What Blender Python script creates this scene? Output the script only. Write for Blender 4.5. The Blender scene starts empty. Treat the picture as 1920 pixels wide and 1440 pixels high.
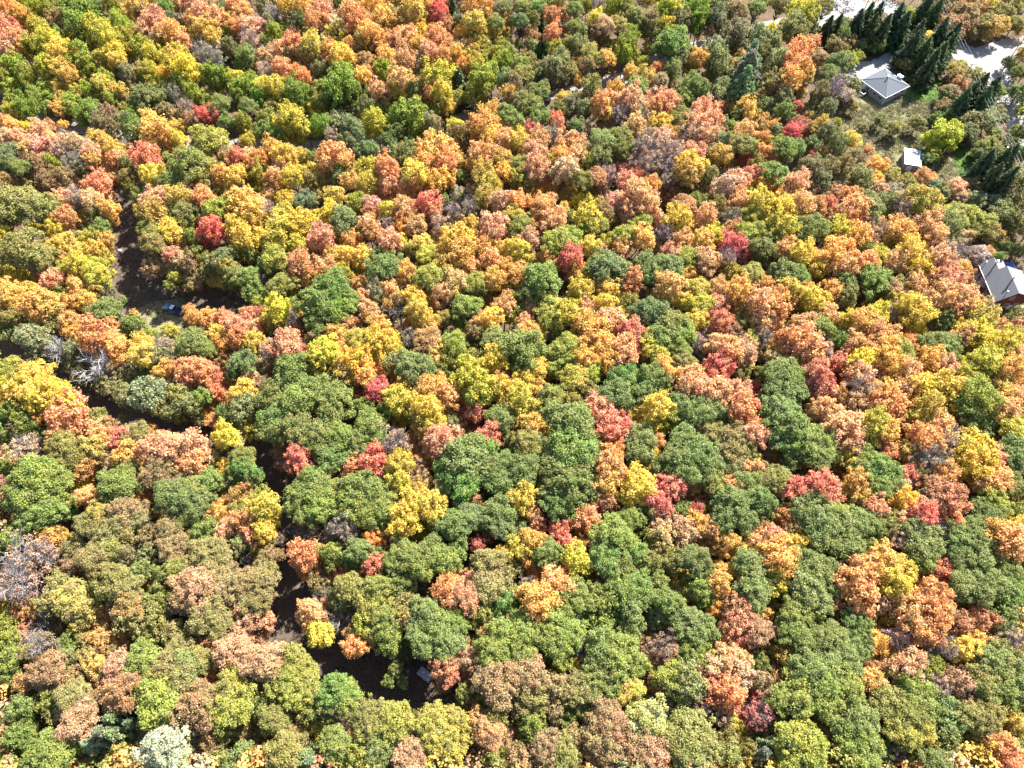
import bpy, bmesh, math, random
import numpy as np
from mathutils import Vector, Matrix

R = math.radians
scene = bpy.context.scene
COL = scene.collection

# ------------------------------------------------------------------ camera
CAM_H = 165.0          # drone height above the ground
FPX = 1331.0           # focal length in photo pixels (1920 wide)
PITCH = R(60.0)        # looking 60 degrees below the horizon
cam_d = bpy.data.cameras.new('camera')
cam_d.sensor_fit = 'HORIZONTAL'
cam_d.sensor_width = 36.0
cam_d.lens = 36.0 * FPX / 1920.0
cam_d.clip_start = 1.0
cam_d.clip_end = 3000.0
cam = bpy.data.objects.new('camera', cam_d)
COL.objects.link(cam)
cam.location = (0, 0, CAM_H)
cam.rotation_euler = (R(90) - PITCH, 0, 0)
scene.camera = cam

# ------------------------------------------------------------------ sky, sun, exposure
SUN_EL = R(44.0)
SUN_AZ = R(38.0)       # from +Y (away from the camera) towards +X
world = bpy.data.worlds.new('World')
scene.world = world
world.use_nodes = True
wn = world.node_tree.nodes
wn.clear()
sky_n = wn.new('ShaderNodeTexSky')
sky_n.sky_type = 'NISHITA'
sky_n.sun_disc = False
sky_n.sun_elevation = SUN_EL
sky_n.sun_rotation = SUN_AZ
bg = wn.new('ShaderNodeBackground')
bg.inputs['Strength'].default_value = 0.08
wo = wn.new('ShaderNodeOutputWorld')
world.node_tree.links.new(sky_n.outputs[0], bg.inputs['Color'])
world.node_tree.links.new(bg.outputs[0], wo.inputs['Surface'])

sun_d = bpy.data.lights.new('sun', 'SUN')
sun_d.energy = 5.0
sun_d.angle = R(0.53)
sun_d.color = (1.0, 0.955, 0.89)
sun = bpy.data.objects.new('sun', sun_d)
COL.objects.link(sun)
sv = Vector((math.sin(SUN_AZ) * math.cos(SUN_EL), math.cos(SUN_AZ) * math.cos(SUN_EL), math.sin(SUN_EL)))
sun.rotation_euler = sv.to_track_quat('Z', 'Y').to_euler()
sun.location = (60, 80, 120)

scene.view_settings.view_transform = 'Standard'
scene.view_settings.look = 'None'
scene.view_settings.gamma = 1.0
scene.view_settings.exposure = 2.05
scene.view_settings.use_curve_mapping = False

# ------------------------------------------------------------------ helpers
def at(x, y, z=0.0):
    """photo pixel -> the point of that line of sight at height z"""
    u = (x - 960.0) / FPX
    v = (y - 720.0) / FPX
    dx, dy, dz = u, math.cos(PITCH) - v * math.sin(PITCH), -math.sin(PITCH) - v * math.cos(PITCH)
    t = (z - CAM_H) / dz
    return Vector((dx * t, dy * t, z))

def depth(p):
    return p.y * math.cos(PITCH) + (CAM_H - p.z) * math.sin(PITCH)

def to_px(x, y, z):
    d = y * math.cos(PITCH) + (CAM_H - z) * math.sin(PITCH)
    up = y * math.sin(PITCH) - (CAM_H - z) * math.cos(PITCH)
    return 960 + FPX * x / d, 720 - FPX * up / d

def tag(o, label=None, cat=None, group=None, kind=None):
    if label: o['label'] = label
    if cat: o['category'] = cat
    if group: o['group'] = group
    if kind: o['kind'] = kind
    return o

def link(name, data, mat=None, parent=None):
    o = bpy.data.objects.new(name, data)
    COL.objects.link(o)
    if mat is not None and data is not None and len(data.materials) == 0:
        data.materials.append(mat)
    if parent is not None:
        o.parent = parent
    return o

def empty(name, loc, rz=0.0):
    o = bpy.data.objects.new(name, None)
    o.empty_display_size = 0.5
    COL.objects.link(o)
    o.location = loc
    o.rotation_euler = (0, 0, rz)
    return o

def from_bm(name, bm, mat, parent=None, smooth=False):
    me = bpy.data.meshes.new(name)
    bmesh.ops.recalc_face_normals(bm, faces=bm.faces)
    bm.to_mesh(me)
    bm.free()
    if smooth:
        for p in me.polygons: p.use_smooth = True
    return link(name, me, mat, parent)

def box(bm, c, s, rz=0.0, rx=0.0, ry=0.0, bevel=0.0):
    m = Matrix.Translation(c) @ Matrix.Rotation(rz, 4, 'Z') @ Matrix.Rotation(ry, 4, 'Y') @ Matrix.Rotation(rx, 4, 'X') @ Matrix.Diagonal((s[0], s[1], s[2], 1))
    r = bmesh.ops.create_cube(bm, size=1.0, matrix=m)
    if bevel > 0:
        es = list({e for v in r['verts'] for e in v.link_edges})
        bmesh.ops.bevel(bm, geom=es, offset=bevel, segments=2, profile=0.5, affect='EDGES')
    return r

def part_box(name, c, s, mat, parent, bevel=0.0, **k):
    bm = bmesh.new()
    box(bm, c, s, bevel=bevel, **k)
    return from_bm(name, bm, mat, parent)

def cyl(bm, a, b, r0, r1=None, n=10):
    a, b = Vector(a), Vector(b)
    r1 = r0 if r1 is None else r1
    d = b - a
    q = d.to_track_quat('Z', 'Y').to_matrix().to_4x4()
    bmesh.ops.create_cone(bm, cap_ends=True, segments=n, radius1=r0, radius2=r1, depth=d.length,
                          matrix=Matrix.Translation((a + b) / 2) @ q)

def poly(bm, pts):
    return bm.faces.new([bm.verts.new(p) for p in pts])

def mesh_np(name, verts, faces, cols=None, mat=None):
    """verts (n,3), faces (m,4) quads, cols (n,4) per vertex"""
    me = bpy.data.meshes.new(name)
    n, m = len(verts), len(faces)
    k = faces.shape[1]
    me.vertices.add(n)
    me.vertices.foreach_set('co', np.ascontiguousarray(verts, dtype=np.float32).ravel())
    me.loops.add(m * k)
    me.loops.foreach_set('vertex_index', np.ascontiguousarray(faces, dtype=np.int32).ravel())
    me.polygons.add(m)
    me.polygons.foreach_set('loop_start', np.arange(0, m * k, k, dtype=np.int32))
    me.polygons.foreach_set('loop_total', np.full(m, k, dtype=np.int32))
    if cols is not None:
        a = me.attributes.new('var', 'FLOAT_COLOR', 'POINT')
        a.data.foreach_set('color', np.ascontiguousarray(cols, dtype=np.float32).ravel())
    me.update(calc_edges=True)
    if mat is not None:
        me.materials.append(mat)
    return me

def unit(a):
    return a / np.maximum(np.linalg.norm(a, axis=-1, keepdims=True), 1e-9)

def leaf_quads(pos, nor, size, rng, aspect=1.0, long_dir=None):
    """one rhombic leaf cluster per position, facing nor"""
    n = len(pos)
    ref = unit(rng.normal(size=(n, 3))) if long_dir is None else unit(long_dir)
    t = unit(np.cross(nor, ref))
    b = unit(np.cross(nor, t))
    s = np.asarray(size).reshape(-1, 1) * np.ones((n, 1))
    j = rng.uniform(0.75, 1.25, size=(n, 4, 1))
    # t across, b along (b is close to ref when long_dir is given)
    v = np.stack([pos + t * s * 0.5 * j[:, 0], pos + b * s * 0.55 * aspect * j[:, 1],
                  pos - t * s * 0.5 * j[:, 2], pos - b * s * 0.55 * aspect * j[:, 3]], axis=1)
    # cup the leaf a little so that it is not a flat card
    v[:, 1] -= nor * s * 0.16
    v[:, 3] -= nor * s * 0.16
    f = np.arange(n * 4).reshape(n, 4)
    return v.reshape(-1, 3), f

# ------------------------------------------------------------------ materials
def new_mat(name):
    m = bpy.data.materials.new(name)
    m.use_nodes = True
    nt = m.node_tree
    nt.nodes.clear()
    return m, nt, nt.nodes, nt.links

def plain(name, col, rough=0.6, metal=0.0, noise=0.12, scale=3.0, bump=0.0, spec=0.5, coat=0.0):
    """a painted / built surface: base colour with uneven wear, grain and a little relief"""
    m, nt, N, L = new_mat(name)
    out = N.new('ShaderNodeOutputMaterial')
    bs = N.new('ShaderNodeBsdfPrincipled')
    tc = N.new('ShaderNodeTexCoord')
    nz = N.new('ShaderNodeTexNoise'); nz.inputs['Scale'].default_value = scale; nz.inputs['Detail'].default_value = 6
    nz2 = N.new('ShaderNodeTexNoise'); nz2.inputs['Scale'].default_value = scale * 9; nz2.inputs['Detail'].default_value = 3
    L.new(tc.outputs['Object'], nz.inputs['Vector']); L.new(tc.outputs['Object'], nz2.inputs['Vector'])
    ad = N.new('ShaderNodeMath'); ad.operation = 'ADD'
    L.new(nz.outputs['Fac'], ad.inputs[0]); L.new(nz2.outputs['Fac'], ad.inputs[1])
    mr = N.new('ShaderNodeMapRange')
    mr.inputs['From Min'].default_value = 0.6; mr.inputs['From Max'].default_value = 1.4
    mr.inputs['To Min'].default_value = 1 - noise; mr.inputs['To Max'].default_value = 1 + noise
    L.new(ad.outputs[0], mr.inputs['Value'])
    mx = N.new('ShaderNodeMix'); mx.data_type = 'RGBA'; mx.blend_type = 'MULTIPLY'
    mx.inputs['Factor'].default_value = 1.0
    mx.inputs['A'].default_value = (*col, 1)
    L.new(mr.outputs[0], mx.inputs['B'])
    L.new(mx.outputs['Result'], bs.inputs['Base Color'])
    bs.inputs['Roughness'].default_value = rough
    bs.inputs['Metallic'].default_value = metal
    bs.inputs['Specular IOR Level'].default_value = spec
    bs.inputs['Coat Weight'].default_value = coat
    if bump > 0:
        bp = N.new('ShaderNodeBump'); bp.inputs['Strength'].default_value = bump; bp.inputs['Distance'].default_value = 0.05
        L.new(nz2.outputs['Fac'], bp.inputs['Height']); L.new(bp.outputs[0], bs.inputs['Normal'])
    L.new(bs.outputs[0], out.inputs['Surface'])
    return m

def ground_mat(name, cols, scales=(0.05, 0.4, 2.5), bump=0.6, rough=0.95):
    """cols: 4 colours blended by three noises (patch / clump / grain)"""
    m, nt, N, L = new_mat(name)
    out = N.new('ShaderNodeOutputMaterial'); bs = N.new('ShaderNodeBsdfPrincipled')
    tc = N.new('ShaderNodeTexCoord')
    prev = None
    fine = None
    for i, sc in enumerate(scales):
        nz = N.new('ShaderNodeTexNoise'); nz.inputs['Scale'].default_value = sc; nz.inputs['Detail'].default_value = 8
        nz.inputs['Roughness'].default_value = 0.68
        L.new(tc.outputs['Object'], nz.inputs['Vector'])
        rp = N.new('ShaderNodeMapRange'); rp.inputs['From Min'].default_value = 0.40; rp.inputs['From Max'].default_value = 0.60
        L.new(nz.outputs['Fac'], rp.inputs['Value'])
        mx = N.new('ShaderNodeMix'); mx.data_type = 'RGBA'
        L.new(rp.outputs[0], mx.inputs['Factor'])
        if prev is None:
            mx.inputs['A'].default_value = (*cols[0], 1)
        else:
            L.new(prev, mx.inputs['A'])
        mx.inputs['B'].default_value = (*cols[i + 1], 1)
        prev = mx.outputs['Result']; fine = nz
    L.new(prev, bs.inputs['Base Color'])
    bs.inputs['Roughness'].default_value = rough
    bs.inputs['Specular IOR Level'].default_value = 0.2
    bp = N.new('ShaderNodeBump'); bp.inputs['Strength'].default_value = bump; bp.inputs['Distance'].default_value = 0.12
    L.new(fine.outputs['Fac'], bp.inputs['Height']); L.new(bp.outputs[0], bs.inputs['Normal'])
    L.new(bs.outputs[0], out.inputs['Surface'])
    return m

def foliage_mat(name, mode):
    """mode 'tree': two leaf colours per tree (object colour and object property tone2) mixed by bough;
       mode 'mesh': the colour of every leaf cluster is stored in the mesh."""
    m, nt, N, L = new_mat(name)
    out = N.new('ShaderNodeOutputMaterial')
    at_ = N.new('ShaderNodeAttribute'); at_.attribute_name = 'var'
    if mode == 'tree':
        oi = N.new('ShaderNodeObjectInfo')
        t2 = N.new('ShaderNodeAttribute'); t2.attribute_type = 'OBJECT'; t2.attribute_name = 'tone2'
        sp = N.new('ShaderNodeSeparateColor'); L.new(at_.outputs['Color'], sp.inputs[0])
        tc = N.new('ShaderNodeTexCoord')
        mp = N.new('ShaderNodeVectorMath'); mp.operation = 'ADD'
        cb = N.new('ShaderNodeCombineXYZ')
        ml = N.new('ShaderNodeMath'); ml.operation = 'MULTIPLY'; ml.inputs[1].default_value = 37.0
        L.new(oi.outputs['Random'], ml.inputs[0])
        L.new(ml.outputs[0], cb.inputs[0]); L.new(ml.outputs[0], cb.inputs[1])
        L.new(tc.outputs['Object'], mp.inputs[0]); L.new(cb.outputs[0], mp.inputs[1])
        nz = N.new('ShaderNodeTexNoise'); nz.inputs['Scale'].default_value = 1.7; nz.inputs['Detail'].default_value = 3
        L.new(mp.outputs[0], nz.inputs['Vector'])
        a1 = N.new('ShaderNodeMath'); a1.operation = 'MULTIPLY_ADD'; a1.inputs[1].default_value = 0.35
        L.new(sp.outputs[1], a1.inputs[0]); L.new(nz.outputs['Fac'], a1.inputs[2])
        a2 = N.new('ShaderNodeMath'); a2.operation = 'MULTIPLY_ADD'; a2.inputs[1].default_value = 0.18
        L.new(sp.outputs[0], a2.inputs[0]); L.new(a1.outputs[0], a2.inputs[2])
        mr = N.new('ShaderNodeMapRange'); mr.inputs['From Min'].default_value = 0.55; mr.inputs['From Max'].default_value = 0.90
        L.new(a2.outputs[0], mr.inputs['Value'])
        mx = N.new('ShaderNodeMix'); mx.data_type = 'RGBA'
        L.new(mr.outputs[0], mx.inputs['Factor'])
        L.new(oi.outputs['Color'], mx.inputs['A']); L.new(t2.outputs['Color'], mx.inputs['B'])
        base = mx.outputs['Result']
        # leaf-to-leaf variation of value and hue
        hs = N.new('ShaderNodeHueSaturation')
        v1 = N.new('ShaderNodeMapRange'); v1.inputs['To Min'].default_value = 0.64; v1.inputs['To Max'].default_value = 1.40
        L.new(sp.outputs[0], v1.inputs['Value'])
        h1 = N.new('ShaderNodeMapRange'); h1.inputs['To Min'].default_value = 0.484; h1.inputs['To Max'].default_value = 0.514
        hm = N.new('ShaderNodeMath'); hm.operation = 'MULTIPLY_ADD'; hm.inputs[1].default_value = 0.45
        hm2 = N.new('ShaderNodeMath'); hm2.operation = 'MULTIPLY'; hm2.inputs[1].default_value = 0.55
        wn2 = N.new('ShaderNodeTexWhiteNoise'); wn2.noise_dimensions = '2D'
        wv = N.new('ShaderNodeCombineXYZ'); L.new(sp.outputs[1], wv.inputs[0]); L.new(oi.outputs['Random'], wv.inputs[1])
        L.new(wv.outputs[0], wn2.inputs['Vector']); L.new(wn2.outputs['Value'], hm2.inputs[0])
        L.new(sp.outputs[2], hm.inputs[0]); L.new(hm2.outputs[0], hm.inputs[2])
        L.new(hm.outputs[0], h1.inputs['Value'])
        L.new(v1.outputs[0], hs.inputs['Value']); L.new(h1.outputs[0], hs.inputs['Hue'])
        L.new(base, hs.inputs['Color'])
        colr = hs.outputs['Color']
    else:
        colr = at_.outputs['Color']
    df = N.new('ShaderNodeBsdfDiffuse'); tr = N.new('ShaderNodeBsdfTranslucent'); gl = N.new('ShaderNodeBsdfGlossy')
    gl.inputs['Roughness'].default_value = 0.5
    L.new(colr, df.inputs['Color'])
    g2 = N.new('ShaderNodeGamma'); g2.inputs['Gamma'].default_value = 0.95
    L.new(colr, g2.inputs['Color']); L.new(g2.outputs[0], tr.inputs['Color'])
    m1 = N.new('ShaderNodeMixShader'); m1.inputs[0].default_value = 0.39
    L.new(df.outputs[0], m1.inputs[1]); L.new(tr.outputs[0], m1.inputs[2])
    m2 = N.new('ShaderNodeMixShader'); m2.inputs[0].default_value = 0.012
    L.new(m1.outputs[0], m2.inputs[1]); L.new(gl.outputs[0], m2.inputs[2])
    L.new(m2.outputs[0], out.inputs['Surface'])
    return m

M = {}
M['leaf'] = foliage_mat('tree_foliage', 'tree')
M['wild'] = foliage_mat('wild_foliage', 'mesh')
M['bark'] = plain('bark', (0.10, 0.083, 0.07), 0.95, noise=0.35, scale=1.5, spec=0.1)
M['twig'] = plain('grey_twigs', (0.27, 0.245, 0.24), 0.95, noise=0.25, scale=1.5, spec=0.1)
M['birch'] = plain('white_birch_bark', (0.44, 0.42, 0.41), 0.85, noise=0.2, scale=1.5, spec=0.2)
M['floor'] = ground_mat('forest_floor', [(0.060, 0.045, 0.032), (0.10, 0.062, 0.036), (0.050, 0.048, 0.026), (0.13, 0.085, 0.055)])
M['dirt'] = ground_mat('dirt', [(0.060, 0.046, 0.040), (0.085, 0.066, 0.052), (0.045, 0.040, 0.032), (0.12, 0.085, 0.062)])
M['gravel'] = ground_mat('gravel', [(0.22, 0.208, 0.20), (0.26, 0.247, 0.24), (0.17, 0.16, 0.147), (0.29, 0.275, 0.265)], bump=0.3)
M['gravel2'] = ground_mat('road_gravel', [(0.19, 0.17, 0.155), (0.24, 0.215, 0.20), (0.13, 0.11, 0.085), (0.27, 0.24, 0.22)], bump=0.4)
M['lawn'] = ground_mat('lawn', [(0.055, 0.105, 0.018), (0.07, 0.125, 0.022), (0.045, 0.085, 0.015), (0.08, 0.13, 0.03)], bump=0.8)
M['meadow'] = ground_mat('meadow_grass', [(0.11, 0.12, 0.045), (0.16, 0.15, 0.07), (0.09, 0.105, 0.035), (0.19, 0.16, 0.09)], bump=0.8)
M['drygrass'] = ground_mat('dry_grass', [(0.14, 0.145, 0.07), (0.19, 0.17, 0.09), (0.10, 0.12, 0.045), (0.22, 0.18, 0.11)], bump=0.8)

# ------------------------------------------------------------------ the ground and what is laid on it
def pxpoly(pts, z=0.0):
    return [at(x, y, z).xy for x, y in pts]

def rough_outline(pts, seed, step=1.6, amp=0.55):
    """subdivide an outline (world metres) and make it uneven, like the edge of gravel or grass"""
    rnd = random.Random(seed)
    out = []
    n = len(pts)
    for i in range(n):
        a, b = Vector(pts[i]), Vector(pts[(i + 1) % n])
        k = max(1, int((b - a).length / step))
        for j in range(k):
            p = a.lerp(b, j / k)
            out.append((p.x + rnd.uniform(-amp, amp), p.y + rnd.uniform(-amp, amp)))
    return out

def sheet(name, pts, z, mat, seed=1, kind='structure', amp=0.55):
    bm = bmesh.new()
    o = rough_outline(pts, seed, amp=amp)
    f = poly(bm, [(x, y, z) for x, y in o])
    bmesh.ops.triangulate(bm, faces=[f])
    for f in bm.faces:
        f.normal_update()
        if f.normal.z < 0: f.normal_flip()
    me = bpy.data.meshes.new(name); bm.to_mesh(me); bm.free()
    ob = link(name, me, mat)
    tag(ob, kind=kind)
    return ob

def ribbon_outline(pxs, widths):
    c = [at(x, y).xy for x, y in pxs]
    # smooth centre line
    pts, ws = [], []
    for i in range(len(c) - 1):
        p0 = c[max(i - 1, 0)]; p1 = c[i]; p2 = c[i + 1]; p3 = c[min(i + 2, len(c) - 1)]
        for k in range(6):
            t = k / 6
            pts.append(0.5 * ((2 * p1) + (p2 - p0) * t + (2 * p0 - 5 * p1 + 4 * p2 - p3) * t * t + (3 * p1 - p0 - 3 * p2 + p3) * t ** 3))
            ws.append(widths[i] * (1 - t) + widths[i + 1] * t)
    pts.append(c[-1]); ws.append(widths[-1])
    lf, rt = [], []
    for i, p in enumerate(pts):
        d = (pts[min(i + 1, len(pts) - 1)] - pts[max(i - 1, 0)]).normalized()
        nrm = Vector((-d.y, d.x))
        lf.append(p + nrm * ws[i] / 2); rt.append(p - nrm * ws[i] / 2)
    return lf, rt

def ribbon(name, pxs, widths, z, mat, seed=3, amp=0.35):
    lf, rt = ribbon_outline(pxs, widths)
    rnd = random.Random(seed)
    bm = bmesh.new()
    lv = [bm.verts.new((p.x + rnd.uniform(-amp, amp), p.y + rnd.uniform(-amp, amp), z)) for p in lf]
    rv = [bm.verts.new((p.x + rnd.uniform(-amp, amp), p.y + rnd.uniform(-amp, amp), z)) for p in rt]
    for i in range(len(lv) - 1):
        bm.faces.new((rv[i], rv[i + 1], lv[i + 1], lv[i]))
    for f in bm.faces:
        f.normal_update()
        if f.normal.z < 0: f.normal_flip()
    me = bpy.data.meshes.new(name); bm.to_mesh(me); bm.free()
    o = link(name, me, mat)
    tag(o, kind='structure')
    return [tuple(p) for p in lf] + [tuple(p) for p in reversed(rt)]

bm = bmesh.new()
bmesh.ops.create_grid(bm, x_segments=60, y_segments=60, size=900)
me = bpy.data.meshes.new('ground'); bm.to_mesh(me); bm.free()
g = link('ground', me, M['floor'])
g.location = (0, 150, 0)
tag(g, kind='structure')

OPEN = []       # outlines (world) where no wild growth stands
LOW = []        # outlines where only low weeds stand

# long dirt road that crosses the wood at the top of the picture
UPPER = [(-160, 150), (-40, 190), (60, 218), (130, 238), (240, 252), (340, 268), (460, 268), (590, 272), (700, 262), (800, 245),
         (860, 222), (950, 196), (1040, 178), (1130, 157), (1185, 142), (1240, 108), (1290, 88), (1340, 80), (1400, 60), (1470, 42), (1545, 32)]
OPEN.append(ribbon('gravel_road', UPPER, [4.2] * 13 + [6.5, 7.0, 5, 4.5, 5, 6, 6, 7], 0.02, M['gravel2'], 5))
# shaded track on the left, from the left edge down to the trailer
TRACK = [(-160, 590), (-40, 640), (40, 680), (130, 738), (210, 770), (300, 800), (400, 826), (480, 848), (515, 890), (532, 960),
         (545, 1040), (550, 1110), (545, 1190), (600, 1232), (690, 1265), (770, 1290), (840, 1315)]
OPEN.append(ribbon('dirt_track', TRACK, [7, 7, 7, 8, 8, 7.5, 7, 6.5, 6.5, 7, 6, 8, 10, 9, 10, 11, 6], 0.02, M['dirt'], 6))
# track down to the truck clearing
TR2 = [(240, 262), (232, 330), (240, 400), (245, 470), (265, 540), (300, 590)]
OPEN.append(ribbon('clearing_track', TR2, [4, 4, 4.5, 6, 9, 6], 0.04, M['dirt'], 7))
# the clearing with the truck
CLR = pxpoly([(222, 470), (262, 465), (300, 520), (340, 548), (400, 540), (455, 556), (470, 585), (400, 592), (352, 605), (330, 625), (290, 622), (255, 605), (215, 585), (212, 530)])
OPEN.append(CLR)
sheet('clearing_soil_shade', CLR, 0.06, M['dirt'], 8)  # dark soil laid over the shaded part, so shade is painted into the ground
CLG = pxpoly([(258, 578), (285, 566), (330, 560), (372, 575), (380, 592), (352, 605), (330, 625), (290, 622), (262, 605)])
sheet('clearing_grass_lit', CLG, 0.08, M['drygrass'], 18)  # paler grass only in the sunlit corner, its light painted by the colour
# the glade with the trailer
GLD = pxpoly([(505, 1180), (560, 1150), (620, 1200), (680, 1215), (760, 1235), (830, 1240), (850, 1275), (860, 1310), (800, 1318), (700, 1300), (660, 1270), (600, 1250), (530, 1230)])
OPEN.append(GLD)
sheet('glade_soil', GLD, 0.04, M['dirt'], 9)
# road and yards at the top right
ROADR = [(1530, 45), (1570, 22), (1620, 5), (1668, 14), (1700, 42), (1750, 66), (1805, 98), (1850, 122), (1880, 165), (1897, 212), (1925, 262), (1990, 330)]
OPEN.append(ribbon('yard_road', ROADR, [12, 13, 11, 8, 7, 7, 11, 13, 9.5, 7, 8, 8], 0.05, M['gravel'], 10))
R2 = [(1840, 112), (1880, 92), (1930, 78), (2000, 60)]
OPEN.append(ribbon('side_road', R2, [12, 9, 8, 8], 0.07, M['gravel'], 11))
LOT = pxpoly([(1590, 160), (1586, 138), (1605, 118), (1640, 112), (1668, 96), (1690, 70), (1712, 46), (1718, 60), (1700, 86), (1680, 112), (1668, 130), (1640, 150), (1615, 168)])
OPEN.append(LOT)
sheet('gravel_drive', LOT, 0.09, M['gravel'], 12)
LAWN1 = pxpoly([(1690, 128), (1730, 140), (1770, 152), (1775, 172), (1755, 188), (1720, 192), (1690, 182), (1712, 160)])
OPEN.append(LAWN1)
sheet('house_lawn', LAWN1, 0.05, M['lawn'], 13)
LAWN2 = pxpoly([(1792, 270), (1812, 276), (1828, 282), (1850, 300), (1870, 330), (1830, 345), (1812, 338), (1793, 318), (1788, 295)])
OPEN.append(LAWN2)
sheet('lawn_patch', LAWN2, 0.05, M['lawn'], 14)
MEAD = pxpoly([(1590, 175), (1640, 180), (1700, 185), (1760, 190), (1775, 215), (1740, 250), (1730, 275), (1790, 300), (1800, 340), (1760, 350), (1690, 330), (1640, 290), (1590, 260), (1570, 220)])
LOW.append(MEAD)
sheet('meadow', MEAD, 0.03, M['meadow'], 15)
HOUSE_YARD = pxpoly([(1610, 150), (1660, 118), (1708, 160), (1660, 206), (1600, 190)])
OPEN.append(HOUSE_YARD)
HOUSE2_YARD = [(132.5, 116), (150, 116), (150, 136), (132.5, 136)]
OPEN.append(HOUSE2_YARD)
SHED_YARD = [(125.5, 173.5), (134.5, 173.5), (134.5, 183), (125.5, 183)]
OPEN.append(SHED_YARD)

def inside(x, y, pg):
    c = False
    n = len(pg)
    j = n - 1
    for i in range(n):
        xi, yi = pg[i]; xj, yj = pg[j]
        if (yi > y) != (yj > y) and x < (xj - xi) * (y - yi) / (yj - yi) + xi:
            c = not c
        j = i
    return c

OPEN_BB = [(min(p[0] for p in q), min(p[1] for p in q), max(p[0] for p in q), max(p[1] for p in q), q) for q in OPEN]

def is_open(x, y):
    for x0, y0, x1, y1, q in OPEN_BB:
        if x0 <= x <= x1 and y0 <= y <= y1 and inside(x, y, q):
            return True
    return False

# ------------------------------------------------------------------ trees: shared crown, trunk and branch meshes
def lobes_to_mesh(name, C, Rl, m, s0, s1, rng, up=0.55, jit=0.5, squash=1.0, inner=0.12, spread=0.08):
    P, Nn, S, V = [], [], [], []
    for c, r in zip(C, Rl):
        outd = unit(c + np.array([0, 0, 0.15]))
        d = unit(rng.normal(size=(m, 3)) + 0.75 * outd + np.array([0, 0, 0.35]))
        rad = r * (1 - inner * 2 * rng.random((m, 1)) ** 2 + rng.normal(size=(m, 1)) * spread * 2)
        p = c + d * rad * np.array([1, 1, squash])
        nn = unit(0.6 * d + np.array([0, 0, up]) + jit * rng.normal(size=(m, 3)))
        P.append(p); Nn.append(nn); S.append(rng.uniform(s0, s1, m))
        lv = rng.random()
        V.append(np.stack([rng.random(m), np.full(m, lv), rng.random(m), np.ones(m)], axis=1))
    P = np.concatenate(P); Nn = np.concatenate(Nn); S = np.concatenate(S); V = np.concatenate(V)
    v, f = leaf_quads(P, Nn, S, rng)
    return mesh_np(name, v, f, np.repeat(V, 4, axis=0), M['leaf'])

def dome_dirs(n, rng, zmin=-0.45):
    i = np.arange(n) + 0.5
    z = 1 - (1 - zmin) * i / n
    a = i * 2.399963 + rng.uniform(0, 6.28)
    q = np.sqrt(np.maximum(0, 1 - z * z))
    d = np.stack([q * np.cos(a), q * np.sin(a), z], axis=1)
    return unit(d + rng.normal(size=(n, 3)) * 0.16)

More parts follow.
